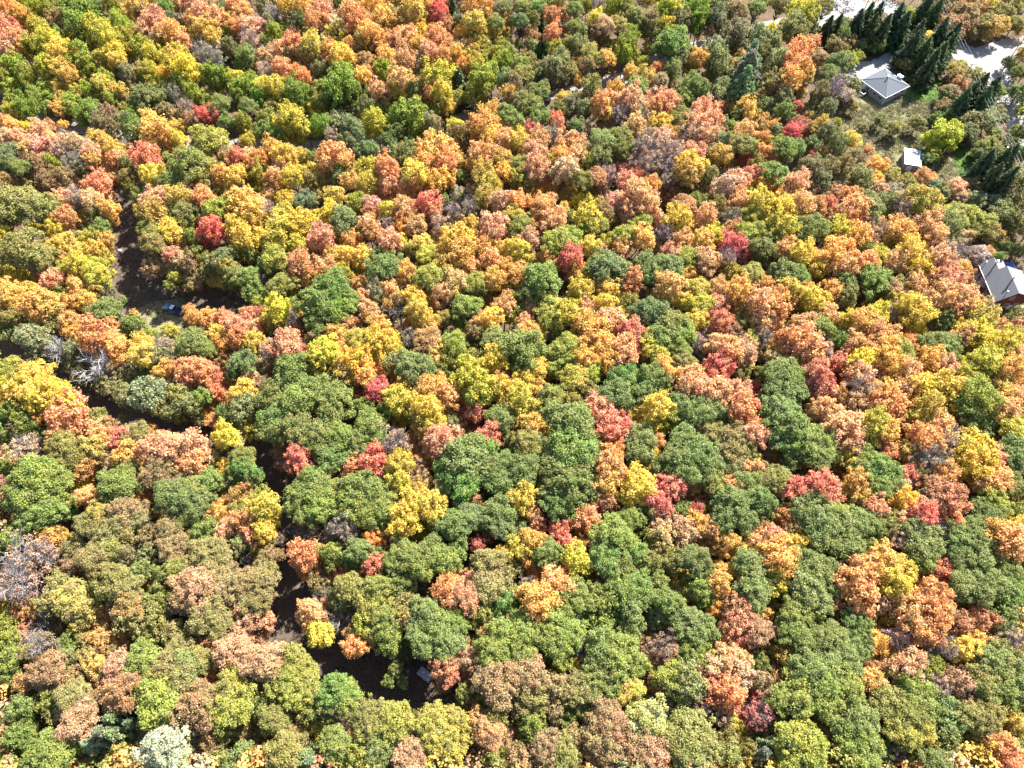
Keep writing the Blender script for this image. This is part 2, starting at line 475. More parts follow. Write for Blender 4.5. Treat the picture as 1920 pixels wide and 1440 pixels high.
def crown(name, kind, seed):
    rng = np.random.default_rng(seed)
    az_amp = rng.uniform(0.05, 0.17, 4); az_ph = rng.uniform(0, 6.28, 4)
    def outline(d):
        a = np.arctan2(d[:, 1], d[:, 0])
        return 1 + sum(az_amp[k] * np.sin((k + 2) * a + az_ph[k]) for k in range(4))
    if kind == 'oak':
        n = 62
        d = dome_dirs(n, rng, -0.40)
        r = rng.uniform(0.12, 0.29, n)
        C = d * (1.0 - r[:, None] * 0.9) * outline(d)[:, None] * rng.uniform(0.74, 1.08, (n, 1))
        C[:, 2] *= 0.86
        k = 14
        ci = unit(rng.normal(size=(k, 3))) * rng.uniform(0.25, 0.55, (k, 1))
        C = np.concatenate([C, ci]); r = np.concatenate([r, rng.uniform(0.25, 0.34, k)])
        return lobes_to_mesh(name, C, r, 105, 0.048, 0.084, rng, spread=0.10)
    if kind == 'maple':
        n = 52
        d = dome_dirs(n, rng, -0.5)
        r = rng.uniform(0.13, 0.28, n)
        C = d * (1.0 - r[:, None] * 0.9) * outline(d)[:, None] * rng.uniform(0.70, 1.10, (n, 1))
        k = 9
        ci = unit(rng.normal(size=(k, 3))) * rng.uniform(0.2, 0.5, (k, 1))
        C = np.concatenate([C, ci]); r = np.concatenate([r, rng.uniform(0.26, 0.36, k)])
        return lobes_to_mesh(name, C, r, 72, 0.065, 0.115, rng, jit=0.6, spread=0.15)
    if kind == 'column':
        n = 40
        d = dome_dirs(n, rng, -0.75)
        r = rng.uniform(0.18, 0.30, n)
        C = d * (1.0 - r[:, None] * 0.8) * outline(d)[:, None] * rng.uniform(0.8, 1.05, (n, 1))
        k = 10
        ci = unit(rng.normal(size=(k, 3))) * rng.uniform(0.2, 0.5, (k, 1))
        C = np.concatenate([C, ci]); r = np.concatenate([r, rng.uniform(0.25, 0.34, k)])
        return lobes_to_mesh(name, C, r, 75, 0.07, 0.12, rng, up=0.2, jit=0.75, inner=0.25)
    if kind == 'sparse':
        n = 44
        d = dome_dirs(n, rng, -0.5)
        r = rng.uniform(0.12, 0.24, n)
        C = d * rng.uniform(0.45, 0.98, (n, 1)) * outline(d)[:, None]
        return lobes_to_mesh(name, C, r, 52, 0.035, 0.075, rng, jit=0.9, inner=0.4)
    if kind == 'spruce':
        P, Nn, S, V, D = [], [], [], [], []
        levels = 22
        for li in range(levels):
            t = li / (levels - 1)
            z = -1 + 2 * t
            rr = (1 - t) ** 0.62 * 0.90 + 0.05
            nb = int(12 - 6 * t)
            ph = rng.uniform(0, 6.28)
            for b in range(nb):
                a = ph + b * 6.283 / nb + rng.normal() * 0.15
                L_ = rr * rng.uniform(0.66, 1.12)
                k = max(6, int(34 * L_))
                q = rng.uniform(0.1, 1.0, k)
                dirv = np.array([math.cos(a), math.sin(a), 0])
                side = np.array([-math.sin(a), math.cos(a), 0])
                w = (1 - q) * 0.22 * L_ + 0.03
                off = rng.uniform(-1, 1, k) * w
                p = dirv * (q * L_)[:, None] + side * off[:, None]
                p[:, 2] = z - 0.10 * q ** 1.5 * (0.4 + L_) + rng.normal(size=k) * 0.015
                P.append(p)
                Nn.append(unit(np.array([0, 0, 0.8]) + 0.5 * dirv + 0.4 * rng.normal(size=(k, 3))))
                D.append(unit(dirv + side * np.sign(off)[:, None] * 0.7 + 0.3 * rng.normal(size=(k, 3))))
                S.append(rng.uniform(0.07, 0.12, k))
                V.append(np.stack([rng.random(k), np.full(k, rng.random()), rng.random(k), np.ones(k)], axis=1))
        P = np.concatenate(P); Nn = np.concatenate(Nn); S = np.concatenate(S); V = np.concatenate(V); D = np.concatenate(D)
        v, f = leaf_quads(P, Nn, S, rng, aspect=1.7, long_dir=D)
        return mesh_np(name, v, f, np.repeat(V, 4, axis=0), M['leaf'])
    if kind == 'pine':
        C, r = [], []
        for li in range(9):
            t = li / 8
            z = -0.8 + 1.75 * t
            rr = (1 - t ** 1.6) * 0.9 + 0.08
            nb = int(7 - 3 * t)
            ph = rng.uniform(0, 6.28)
            for b in range(nb):
                a = ph + b * 6.283 / nb + rng.normal() * 0.2
                L_ = rr * rng.uniform(0.65, 1.1)
                for q in np.linspace(0.45, 1.0, 4):
                    C.append([math.cos(a) * L_ * q, math.sin(a) * L_ * q, z + 0.14 * q + rng.normal() * 0.03])
                    r.append(rng.uniform(0.09, 0.15))
        C = np.array(C); r = np.array(r)
        P, Nn, S, V, D = [], [], [], [], []
        for c, q in zip(C, r):
            k = 34
            d = unit(rng.normal(size=(k, 3)) + np.array([0, 0, 0.7]) + 0.5 * unit(c * np.array([1, 1, 0])))
            P.append(c + d * q * rng.uniform(0.3, 1.0, (k, 1)) * np.array([1.2, 1.2, 0.7]))
            D.append(d); Nn.append(unit(rng.normal(size=(k, 3)) + np.array([0, 0, 0.6])))
            S.append(rng.uniform(0.05, 0.09, k))
            V.append(np.stack([rng.random(k), np.full(k, rng.random()), rng.random(k), np.ones(k)], axis=1))
        P = np.concatenate(P); Nn = np.concatenate(Nn); S = np.concatenate(S); V = np.concatenate(V); D = np.concatenate(D)
        v, f = leaf_quads(P, Nn, S, rng, aspect=1.9, long_dir=D)
        return mesh_np(name, v, f, np.repeat(V, 4, axis=0), M['leaf'])

def tube_np(path, radii, n=5):
    path = np.asarray(path, float); k = len(path)
    V = np.zeros((k, n, 3))
    for i in range(k):
        t = unit(path[min(i + 1, k - 1)] - path[max(i - 1, 0)])
        ref = np.array([1.0, 0, 0]) if abs(t[0]) < 0.8 else np.array([0, 1.0, 0])
        a = unit(np.cross(t, ref)); b = np.cross(t, a)
        for j in range(n):
            an = 6.2832 * j / n
            V[i, j] = path[i] + radii[i] * (math.cos(an) * a + math.sin(an) * b)
    F = []
    for i in range(k - 1):
        for j in range(n):
            F.append((i * n + j, i * n + (j + 1) % n, (i + 1) * n + (j + 1) % n, (i + 1) * n + j))
    return V.reshape(-1, 3), np.array(F)

def join_tubes(tubes):
    V, F, o = [], [], 0
    for v, f in tubes:
        V.append(v); F.append(f + o); o += len(v)
    return np.concatenate(V), np.concatenate(F)

def trunk_mesh(name, seed, mat, conifer=False):
    """z runs 0..1 over the tree's height, x and y are in crown radii"""
    rng = np.random.default_rng(seed)
    tubes = []
    top = 0.97 if conifer else 0.74
    ks = np.linspace(-0.02, top, 7)
    bend = rng.normal(size=2) * (0.02 if conifer else 0.07)
    path = np.stack([bend[0] * np.sin(ks * 4), bend[1] * np.sin(ks * 3.3), ks], axis=1)
    tubes.append(tube_np(path, np.linspace(0.060, 0.010 if conifer else 0.024, 7), 7))
    if not conifer:
        for i in range(8):
            z0 = rng.uniform(0.38, 0.70)
            a = i * 2.4 + rng.normal() * 0.3
            L_ = rng.uniform(0.45, 0.78)
            z1 = min(0.92, z0 + rng.uniform(0.10, 0.26))
            b0 = np.array([bend[0] * math.sin(z0 * 4), bend[1] * math.sin(z0 * 3.3), z0])
            b2 = np.array([math.cos(a) * L_, math.sin(a) * L_, z1])
            b1 = (b0 + b2) / 2 + np.array([rng.normal() * 0.05, rng.normal() * 0.05, -0.02])
            tubes.append(tube_np([b0, b1, b2], [0.028, 0.018, 0.006], 5))
    v, f = join_tubes(tubes)
    me = mesh_np(name, v, f, None, mat)
    for p in me.polygons: p.use_smooth = True
    return me

def branches_mesh(name, seed, mat, thick=1.0, n0=11):
    """leafless boughs and twigs in the same units as the trunk"""
    rng = np.random.default_rng(seed)
    tubes = []
    def grow(p, d, L_, r, lev):
        k = 4
        path = [p]
        dd = d
        for i in range(k - 1):
            dd = unit(dd + rng.normal(size=3) * 0.09 + np.array([0, 0, 0.04]))
            path.append(path[-1] + dd * np.array([1, 1, 0.42]) * L_ / (k - 1))
        tubes.append(tube_np(path, np.linspace(r, r * 0.35, k), 4 if lev else 5))
        if lev < 2:
            m = 7 if lev == 0 else 5
            for j in range(m):
                q = rng.uniform(0.3, 1.0)
                idx = min(int(q * (k - 1)), k - 2)
                p0 = path[idx] + (path[idx + 1] - path[idx]) * (q * (k - 1) - idx)
                nd = unit(dd + rng.normal(size=3) * 0.65)
                grow(p0, nd, L_ * rng.uniform(0.35, 0.6), r * 0.5, lev + 1)
    for i in range(n0):
        a = i * 2.4 + rng.normal() * 0.3
        z0 = rng.uniform(0.42, 0.74)
        up = rng.uniform(0.4, 1.5)
        grow(np.array([0, 0, z0]), unit(np.array([math.cos(a), math.sin(a), up])), rng.uniform(0.6, 0.95), 0.020 * thick, 0)
    v, f = join_tubes(tubes)
    return mesh_np(name, v, f, None, mat)

CROWN = {k: [crown('crown_' + k, k, 100 * j + s) for s in range(n)]
         for j, (k, n) in enumerate([('oak', 9), ('maple', 10), ('column', 6), ('sparse', 5), ('spruce', 4), ('pine', 4)])}
TRUNK = [trunk_mesh('trunk', 900 + s, M['bark']) for s in range(5)]
TRUNK_G = [trunk_mesh('trunk', 930 + s, M['twig']) for s in range(3)]
TRUNK_W = [trunk_mesh('trunk', 940 + s, M['birch']) for s in range(3)]
TRUNK_C = [trunk_mesh('trunk', 950 + s, M['bark'], True) for s in range(2)]
BRANCH = [branches_mesh('branches', 960 + s, M['twig'], 0.8, 18) for s in range(4)]
BRANCH_W = [branches_mesh('branches', 970 + s, M['birch'], 1.0, 16) for s in range(3)]

# leaf colours (linear albedo)
TONE = {
    'o': (0.610, 0.325, 0.105), 'p': (0.610, 0.390, 0.215), 'r': (0.550, 0.150, 0.115), 'c': (0.600, 0.265, 0.140),
    'y': (0.600, 0.475, 0.070), 'g': (0.610, 0.415, 0.100), 'e': (0.335, 0.340, 0.058), 'k': (0.180, 0.225, 0.060),
    'd': (0.165, 0.203, 0.080), 'l': (0.255, 0.255, 0.112), 'h': (0.250, 0.240, 0.062), 'b': (0.275, 0.228, 0.092),
    'n': (0.345, 0.212, 0.108), 'm': (0.420, 0.315, 0.260), 's': (0.080, 0.115, 0.050), 'w': (0.255, 0.310, 0.175),
    'v': (0.400, 0.430, 0.250), 'a': (0.230, 0.300, 0.055), 'x': (0.2, 0.18, 0.16), 'X': (0.2, 0.18, 0.16),
}
WORD = {
    'o': 'orange', 'p': 'salmon', 'r': 'red', 'c': 'coral', 'y': 'yellow', 'g': 'golden', 'e': 'lime', 'k': 'green',
    'd': 'grey-green', 'l': 'pale olive', 'h': 'olive', 'b': 'bronze', 'n': 'russet', 'm': 'mauve', 's': 'dark green',
    'w': 'blue-green', 'v': 'pale mint', 'a': 'fresh green', 'x': 'grey', 'X': 'white',
}
NAME = {
    'o': 'orange_tree', 'p': 'salmon_tree', 'r': 'red_tree', 'c': 'coral_tree', 'y': 'yellow_tree', 'g': 'golden_tree',
    'e': 'lime_green_tree', 'k': 'green_tree', 'd': 'grey_green_tree', 'l': 'pale_olive_tree', 'h': 'olive_tree_crown',
    'b': 'bronze_tree', 'n': 'russet_tree', 'm': 'thinning_tree', 's': 'spruce_tree', 'w': 'pine_tree', 'v': 'mint_tree',
    'a': 'fresh_green_tree', 'x': 'bare_tree', 'X': 'white_bare_tree',
}
NAME['h'] = 'olive_green_tree'
KNAME = {'kk': 'green_tree', 'ka': 'green_tree', 'ke': 'light_green_tree', 'kh': 'mossy_green_tree', 'kd': 'dull_green_tree',
         'kl': 'soft_green_tree', 'kb': 'mossy_green_tree', 'kw': 'soft_green_tree'}

TREES = """
12 12 14 o;35 25 14 g;60 15 16 e;50 30 12 g;85 20 16 eh;105 35 14 nh;150 20 30 ak;150 55 22 ak;12 60 22 cr;30 80 22 co;45 95 14 o;10 95 20 pc;5 115 14 o;75 60 20 ey;95 85 24 ye;120 100 20 yg;65 95 20 e;110 125 16 gy;90 130 20 ey;150 110 22 ea;165 125 16 ea;30 130 20 e;50 145 18 eh;10 150 16 e;130 140 14 g;115 75 16 e;185 60 24 ey;205 75 20 ye;225 45 18 e;240 60 18 e;250 75 16 e;215 95 16 y;235 85 18 ey;220 115 14 gy;270 95 18 e;285 100 16 ye;280 128 12 y;305 85 18 ea;330 105 20 y;350 130 20 y;335 122 18 yg;360 145 14 ye;175 5 15 k;210 10 14 e;255 10 18 go;265 25 14 nb;310 15 16 k;320 35 14 d;290 40 20 cp;275 55 16 p;305 65 18 po;325 65 20 o;345 80 16 op;360 10 16 c;380 30 20 pc;400 40 18 po;365 45 16 o;385 55 20 go;410 40 16 o;375 75 16 eg;395 70 16 g;420 20 16 d;445 10 16 o;455 25 16 op;425 40 14 g;440 50 14 o;465 50 16 p;470 75 16 pm;430 65 12 e;425 80 14 s;460 100 22 k;455 120 16 k;385 105 20 lm;405 110 18 lm;430 90 14 l;200 150 14 e;220 170 14 ge;240 140 16 l;275 140 16 e;165 170 12 e;190 155 14 g;210 190 14 e;230 180 10 n;270 180 26 k;255 200 18 k;290 185 18 k;345 160 18 ea;360 175 16 e;330 175 14 lm;395 145 18 ae;410 152 18 ae;425 150 16 ae;445 150 14 y;470 165 18 ae;450 175 18 ae;415 195 20 k;425 230 16 k;465 200 20 kh;460 235 18 eh;380 217 14 r;350 200 14 nm;360 225 14 n;310 205 12 n;200 210 14 n;25 215 16 ey;50 205 18 a;20 235 14 o;5 228 12 c;50 240 10 y;75 245 16 po;90 240 12 o;118 235 8 g;155 220 16 a;180 215 20 al;195 235 18 l;250 245 22 la;255 225 14 a;290 245 24 go;320 260 16 g;335 265 16 yg;395 265 38 hy;355 310 42 hk;385 318 30 hg;465 265 14 ye;10 260 14 p;35 260 16 pc;75 275 18 p;100 265 16 po;120 260 14 mp;20 285 22 dl;15 305 20 d;55 285 16 gp;115 280 16 pm;140 270 16 p;180 260 14 g;195 265 14 g;215 280 14 gy;170 285 16 p;150 300 16 lm;135 310 16 lm;175 300 14 o;210 300 12 o;225 295 12 p;70 310 16 nb;100 310 16 eh;115 330 16 nh;45 320 20 kh;90 340 16 n;275 298 24 cr;185 345 20 c;285 330 20 yg;300 325 14 g;240 310 16 k;240 335 18 h;245 352 14 h;320 338 26 kh;445 295 16 cr;465 290 12 p;475 305 16 o;415 330 18 og;440 335 18 gy;455 325 14 g;10 340 14 n;35 385 48 hl;75 392 36 hl;
537 8 16 g;565 15 16 go;495 15 14 l;510 28 14 m;562 38 16 k;605 25 20 cp;595 43 18 oc;635 8 14 k;665 10 16 l;700 12 18 g;660 35 24 op;678 48 20 o;630 50 16 p;630 70 18 ey;692 70 24 go;705 75 20 o;680 90 18 lg;700 95 16 lh;720 35 20 go;748 40 18 lg;780 20 24 g;800 15 14 o;822 18 14 r;820 32 12 r;850 22 14 s;870 15 12 d;900 20 24 og;890 42 18 g;942 15 18 k;930 42 18 hk;790 58 12 y;818 68 18 co;767 80 24 op;782 88 18 g;735 75 14 c;750 68 14 o;485 50 14 p;505 52 16 l;498 75 12 k;515 65 14 e;550 84 18 co;530 95 16 p;588 85 20 g;573 100 16 gl;620 95 16 o;545 110 16 l;588 115 16 lg;642 108 20 gy;655 90 14 o;685 112 16 no;725 112 18 go;760 115 18 po;805 100 18 pc;830 105 16 o;855 100 14 go;790 112 14 p;530 130 18 co;500 135 16 pm;562 143 16 o;600 135 14 l;512 165 20 ye;490 162 14 y;555 182 28 ak;550 165 18 e;645 155 28 ae;630 175 24 ak;660 175 20 a;600 165 16 he;600 190 16 h;680 145 16 g;692 140 14 o;720 140 20 e;750 150 20 gp;740 170 14 g;775 165 18 k;710 170 16 po;822 148 26 ye;830 175 18 y;808 175 14 o;795 155 12 p;860 160 20 s;890 125 18 eg;905 155 24 ea;920 140 18 ea;870 120 12 o;947 120 18 ea;950 155 18 l;955 175 14 gn;692 175 12 k;688 200 14 l;510 200 16 h;500 220 18 he;492 190 18 a;548 230 26 ye;555 250 20 e;602 238 16 a;495 245 18 k;520 252 18 k;660 240 26 d;655 260 20 dl;705 235 22 ey;775 220 30 ae;750 225 22 a;780 240 22 ae;745 250 18 k;620 252 12 mp;810 240 20 ln;730 265 16 d;692 280 18 d;675 288 16 d;755 292 20 lh;855 242 16 y;862 260 20 l;905 240 26 og;890 250 14 o;925 210 16 g;950 212 22 k;930 235 14 g;920 260 18 gy;942 262 18 op;820 290 34 og;835 305 22 oc;800 307 20 og;510 280 18 g;532 295 20 gy;565 292 14 ge;627 295 24 oc;590 300 14 l;588 318 12 g;550 332 20 ye;528 312 16 p;490 300 16 o;490 328 18 eg;515 332 16 op;582 342 16 lg;640 315 16 e;638 332 16 d;660 340 16 o;695 322 22 ey;692 345 18 yh;725 318 22 co;730 350 16 cp;778 328 22 yg;782 345 18 go;758 350 16 po;822 338 20 g;840 335 16 og;865 333 14 k;905 292 24 op;895 308 18 g;905 328 20 gh;942 300 18 gh;945 325 18 g;920 350 20 ge;
980 15 20 hk;1010 15 18 k;975 40 18 d;998 38 16 h;1032 28 14 co;1038 42 10 c;1015 50 12 s;1035 65 14 co;1028 8 14 k;1050 10 14 h;1078 20 20 kh;1080 8 14 k;1082 50 20 h;1100 10 12 e;1120 15 16 x;1118 35 14 y;1135 50 18 np;1125 60 14 n;1150 15 20 e;1175 10 18 h;1160 45 18 hg;1190 30 20 he;1195 48 18 lk;1178 82 20 ae;1170 100 16 e;1218 48 18 l;1225 62 16 lh;1242 32 20 ea;1248 50 14 ye;1260 10 18 y;1275 42 20 l;1305 25 24 ak;1310 42 20 a;1292 8 18 a;1348 20 24 lh;1342 42 20 l;1328 60 10 n;1385 20 18 nh;1418 15 20 k;1425 5 14 k;1260 80 34 k;1280 88 22 k;1240 95 20 kd;1272 118 20 l;1260 140 18 l;1308 110 16 og;1295 120 14 e;1335 100 22 lw;1345 120 22 l;1380 70 26 l;1370 82 18 l;1390 105 10 o;1420 75 20 l;1425 100 18 lh;1400 140 28 w;1390 165 22 w;1405 118 22 w;1400 205 16 g;1385 215 16 k;1300 160 30 kh;1282 180 22 k;1310 175 20 k;975 120 20 h;980 140 22 he;990 112 16 h;1010 100 12 s;1020 85 10 s;1042 100 16 e;1050 115 18 l;1035 130 18 l;1068 82 16 h;1085 90 16 l;1105 95 18 hg;1115 112 20 hg;1135 112 16 go;1100 132 18 l;1070 135 18 hn;1085 150 10 o;968 155 16 nl;1010 152 10 s;1208 122 12 e;1182 135 12 g;1210 145 16 gh;1232 130 12 o;1238 150 16 n;1195 162 24 ka;1110 170 20 le;1012 172 22 k;990 198 30 k;968 225 22 ka;1010 220 24 k;1050 208 16 k;1070 200 16 l;1055 185 12 g;1155 172 16 g;1125 198 20 oc;1145 192 18 op;1132 210 16 gy;1180 192 24 pc;1195 198 18 p;1242 195 24 cp;1232 205 18 op;1258 200 16 p;1318 208 20 cp;1278 220 24 h;1275 242 20 h;1238 235 18 gy;1255 230 16 h;1310 240 26 pc;1335 230 20 cp;1295 255 20 pm;1320 255 22 pc;1160 218 16 m;1175 212 14 m;1192 238 18 p;1208 225 16 pm;1042 232 16 c;998 248 16 r;968 245 14 y;972 265 18 gy;1080 238 16 d;1100 208 16 l;1130 265 28 kl;1125 290 24 k;1165 258 26 hk;1165 282 22 hk;1010 265 20 po;1000 285 20 pc;1035 255 18 lm;1068 275 24 po;1055 295 20 og;1080 295 18 p;1040 305 18 gh;1005 315 22 pc;975 308 22 he;970 335 20 hy;990 342 18 h;1060 322 22 p;1098 312 18 eh;1090 338 24 h;1120 332 18 no;1140 328 16 m;1212 270 24 pm;1240 265 20 p;1230 285 24 pm;1198 282 18 mp;1258 255 16 o;1260 285 22 pm;1225 308 20 mp;1205 315 18 mn;1250 310 18 m;1300 290 20 cp;1288 310 22 gy;1302 318 20 gy;1285 330 20 g;1178 345 20 cp;1220 350 18 o;1195 332 14 c;1250 338 16 m;1325 335 20 lh;1350 240 18 l;1370 240 16 ke;1350 260 20 dl;1395 248 18 op;1385 270 26 hl;1405 275 22 hk;1330 295 18 lp;1350 292 18 go;1410 328 16 rp;1428 288 16 o;1422 310 18 h;1360 350 20 p;1385 342 18 pc;1430 345 16 g;
1462 8 22 hn;1502 28 26 ye;1512 42 18 le;1485 58 28 lh;1500 60 20 l;1448 58 12 y;1548 12 20 h;1495 102 26 co;1490 130 24 oc;1482 150 20 og;1508 140 16 g;1535 108 16 n;1455 120 20 l;1450 85 18 l;1450 160 20 l;1468 190 18 l;1470 210 18 k;1572 118 26 k;1555 140 22 kl;1588 112 16 e;1595 160 18 lk;1568 165 18 m;1538 180 18 l;1550 205 16 l;1600 200 12 h;1548 65 22 s;1580 62 14 k;1605 50 20 s;1622 40 22 s;1640 38 22 s;1655 60 22 s;1680 40 22 s;1690 55 20 s;1707 30 14 e;1645 85 16 k;1638 62 10 n;1735 15 24 s;1748 30 22 s;1718 70 20 s;1708 90 18 s;1740 75 16 g;1760 70 24 s;1772 95 26 s;1758 110 22 s;1782 75 20 s;1725 118 10 n;1690 118 10 k;1718 145 7 k;1800 122 10 e;1785 50 24 n;1810 30 26 nh;1830 15 22 no;1850 45 26 hn;1875 25 24 hn;1865 52 22 gn;1900 15 20 h;1902 45 20 hn;1915 55 12 e;1890 118 14 d;1912 135 18 k;1910 175 22 k;1917 205 14 k;1798 160 16 nc;1782 175 16 nl;1830 170 26 s;1815 185 24 s;1840 195 20 s;1870 172 16 ke;1775 180 16 k;1780 220 18 k;1758 220 14 k;1822 230 22 l;1848 225 22 l;1815 250 18 ld;1720 232 18 h;1770 255 28 e;1788 250 18 e;1750 265 20 e;1750 290 14 e;1740 297 12 l;1678 240 18 hl;1650 225 12 l;1615 240 12 l;1595 262 16 g;1570 270 16 lk;1548 252 18 l;1540 232 12 g;1568 232 8 e;1485 250 16 r;1448 238 12 o;1452 250 14 l;1470 280 30 k;1492 278 22 k;1522 268 14 dk;1448 292 16 co;1452 328 28 k;1445 345 16 o;1492 345 22 pc;1515 320 20 l;1548 322 20 ln;1540 342 18 l;1580 315 20 l;1600 295 18 l;1628 282 10 o;1645 310 18 og;1615 332 22 lk;1640 335 16 g;1672 328 20 hg;1648 355 16 p;1700 342 18 h;1730 332 16 on;1748 334 10 o;1752 348 14 l;1795 352 16 pc;1855 268 14 le;1840 275 14 le;1865 252 14 le;1835 288 12 l;1870 312 24 s;1858 338 24 s;1888 300 22 s;1912 250 22 k;1914 288 18 k;1912 335 20 ld;
40 470 46 hb;80 482 30 hb;120 375 18 pc;150 372 20 pm;175 380 20 p;205 395 18 o;215 415 9 o;125 410 20 oc;108 428 18 yg;160 405 10 g;180 405 18 k;190 430 20 k;155 425 14 h;10 418 14 n;8 442 16 y;170 448 16 eg;200 452 14 go;125 455 18 ge;108 468 18 g;155 478 18 ge;175 470 18 gy;120 480 14 g;150 502 22 ye;180 515 24 ey;175 498 18 e;195 532 14 e;125 508 16 e;92 515 14 pc;100 530 20 cp;118 532 14 p;25 525 16 y;15 548 20 go;35 560 20 g;55 545 16 g;75 568 24 go;98 578 22 g;75 590 20 og;15 572 16 go;22 598 20 h;38 580 14 e;10 610 16 h;112 548 18 ke;148 540 18 g;140 568 18 og;165 565 18 g;175 550 16 g;195 547 14 l;198 585 34 kd;185 575 22 k;248 610 22 ka;235 622 18 k;132 605 18 o;140 625 16 og;190 632 32 oc;215 648 24 o;220 665 18 g;170 638 20 o;252 590 9 o;265 648 18 gy;270 668 22 g;310 648 18 pm;302 668 18 l;360 642 32 kl;380 655 26 kh;350 660 22 kh;410 630 18 gy;420 645 16 o;365 597 15 og;390 598 16 o;355 582 10 o;422 600 18 co;410 615 14 g;445 615 20 cp;450 635 20 oc;470 615 16 p;470 592 16 c;460 585 10 e;472 640 18 ge;455 680 30 k;440 700 22 kd;362 695 24 co;382 702 22 co;338 692 18 oc;310 695 18 go;400 710 16 c;470 710 16 p;282 630 14 e;320 622 14 ey;352 610 10 l;65 638 24 lw;55 625 18 l;82 630 16 l;100 615 18 h;68 665 16 l;112 662 24 X;192 690 32 X;135 655 14 l;318 535 11 he;328 522 11 e;400 435 26 r;422 480 22 dl;410 492 18 lh;425 502 16 gh;390 508 16 h;370 480 20 h;358 495 16 n;295 405 26 gh;320 435 20 g;330 422 20 kh;282 430 24 h;288 455 26 h;300 470 20 hn;268 398 14 ge;300 375 22 pc;278 385 16 p;338 375 24 gh;350 398 26 h;332 392 22 kh;350 420 20 hg;360 445 18 h;325 480 16 pc;342 490 14 p;385 375 22 oc;405 395 24 eh;425 390 22 ek;370 402 18 kh;455 390 30 go;470 405 24 g;445 425 22 gy;460 445 24 yg;445 445 18 g;470 478 18 h;440 515 20 hl;435 530 16 h;465 520 24 kh;472 545 20 k;262 370 16 hk;15 692 22 eh;65 708 26 gy;
535 375 14 yg;572 378 24 d;620 398 18 ye;645 408 26 kl;652 422 22 lk;630 368 16 g;670 380 16 e;700 388 16 p;695 402 14 o;730 395 16 ye;762 392 20 po;750 410 16 o;802 382 20 cr;812 398 16 c;830 375 14 k;850 400 16 m;780 425 18 no;758 422 16 o;730 422 14 m;825 420 18 pm;882 422 14 g;925 430 26 pc;880 392 18 ml;910 372 20 gh;918 392 18 le;942 380 22 pn;955 410 18 gh;502 400 18 pm;488 385 14 po;485 422 16 g;530 398 18 e;565 418 24 y;532 430 32 y;518 445 24 yh;558 462 18 ye;605 448 24 cp;595 468 18 hg;688 428 20 op;640 445 14 ye;660 452 18 o;628 482 18 go;650 480 18 g;678 482 18 gy;730 455 22 cp;748 458 16 yg;718 500 32 kd;715 478 22 kl;760 510 18 go;760 475 16 h;798 478 18 ey;805 520 26 eh;792 460 18 g;855 455 28 gy;865 478 24 go;835 478 18 g;838 500 20 gh;905 468 20 og;920 488 20 op;950 470 18 g;950 505 18 g;882 502 18 op;925 525 22 og;855 530 22 pg;892 532 22 eh;830 555 20 po;850 550 18 g;920 508 12 m;515 485 24 eh;500 500 20 kh;568 500 26 co;562 485 16 c;610 508 20 op;645 512 16 ey;588 522 18 og;530 535 28 he;512 550 22 kh;495 522 14 ml;620 545 44 k;595 568 44 k;630 580 36 k;588 592 36 k;650 565 30 ka;600 610 28 k;522 578 22 y;510 595 18 yg;512 612 16 h;552 605 18 x;490 570 14 e;488 590 14 r;485 618 12 c;692 585 20 po;680 560 16 po;705 550 18 l;732 545 18 op;732 562 16 gn;775 558 20 yg;785 585 22 gy;790 602 18 g;745 585 24 x;810 608 16 go;835 598 18 hg;755 525 14 pc;672 532 14 o;875 575 28 ke;865 590 22 kh;890 550 20 ke;920 600 22 gy;900 605 18 op;945 572 20 op;950 542 16 kh;892 625 18 nh;955 592 14 e;655 610 18 on;630 630 20 og;712 618 22 og;670 635 20 eg;715 645 30 yg;738 658 18 ye;700 660 22 ye;610 658 26 y;600 675 24 ye;670 678 28 y;642 655 18 og;538 652 28 cp;560 655 16 c;505 658 20 pm;485 642 14 g;802 638 24 no;768 638 18 ml;818 660 20 gn;850 645 24 ek;865 658 18 ke;842 675 22 he;890 678 22 he;928 675 24 yg;930 640 32 kh;950 655 24 kh;925 695 12 o;940 715 18 po;775 688 38 kl;750 682 22 le;800 695 24 kl;825 698 20 hk;705 692 16 o;650 695 22 gn;680 702 22 og;630 702 20 hg;880 708 30 ye;615 698 10 r;545 695 40 k;
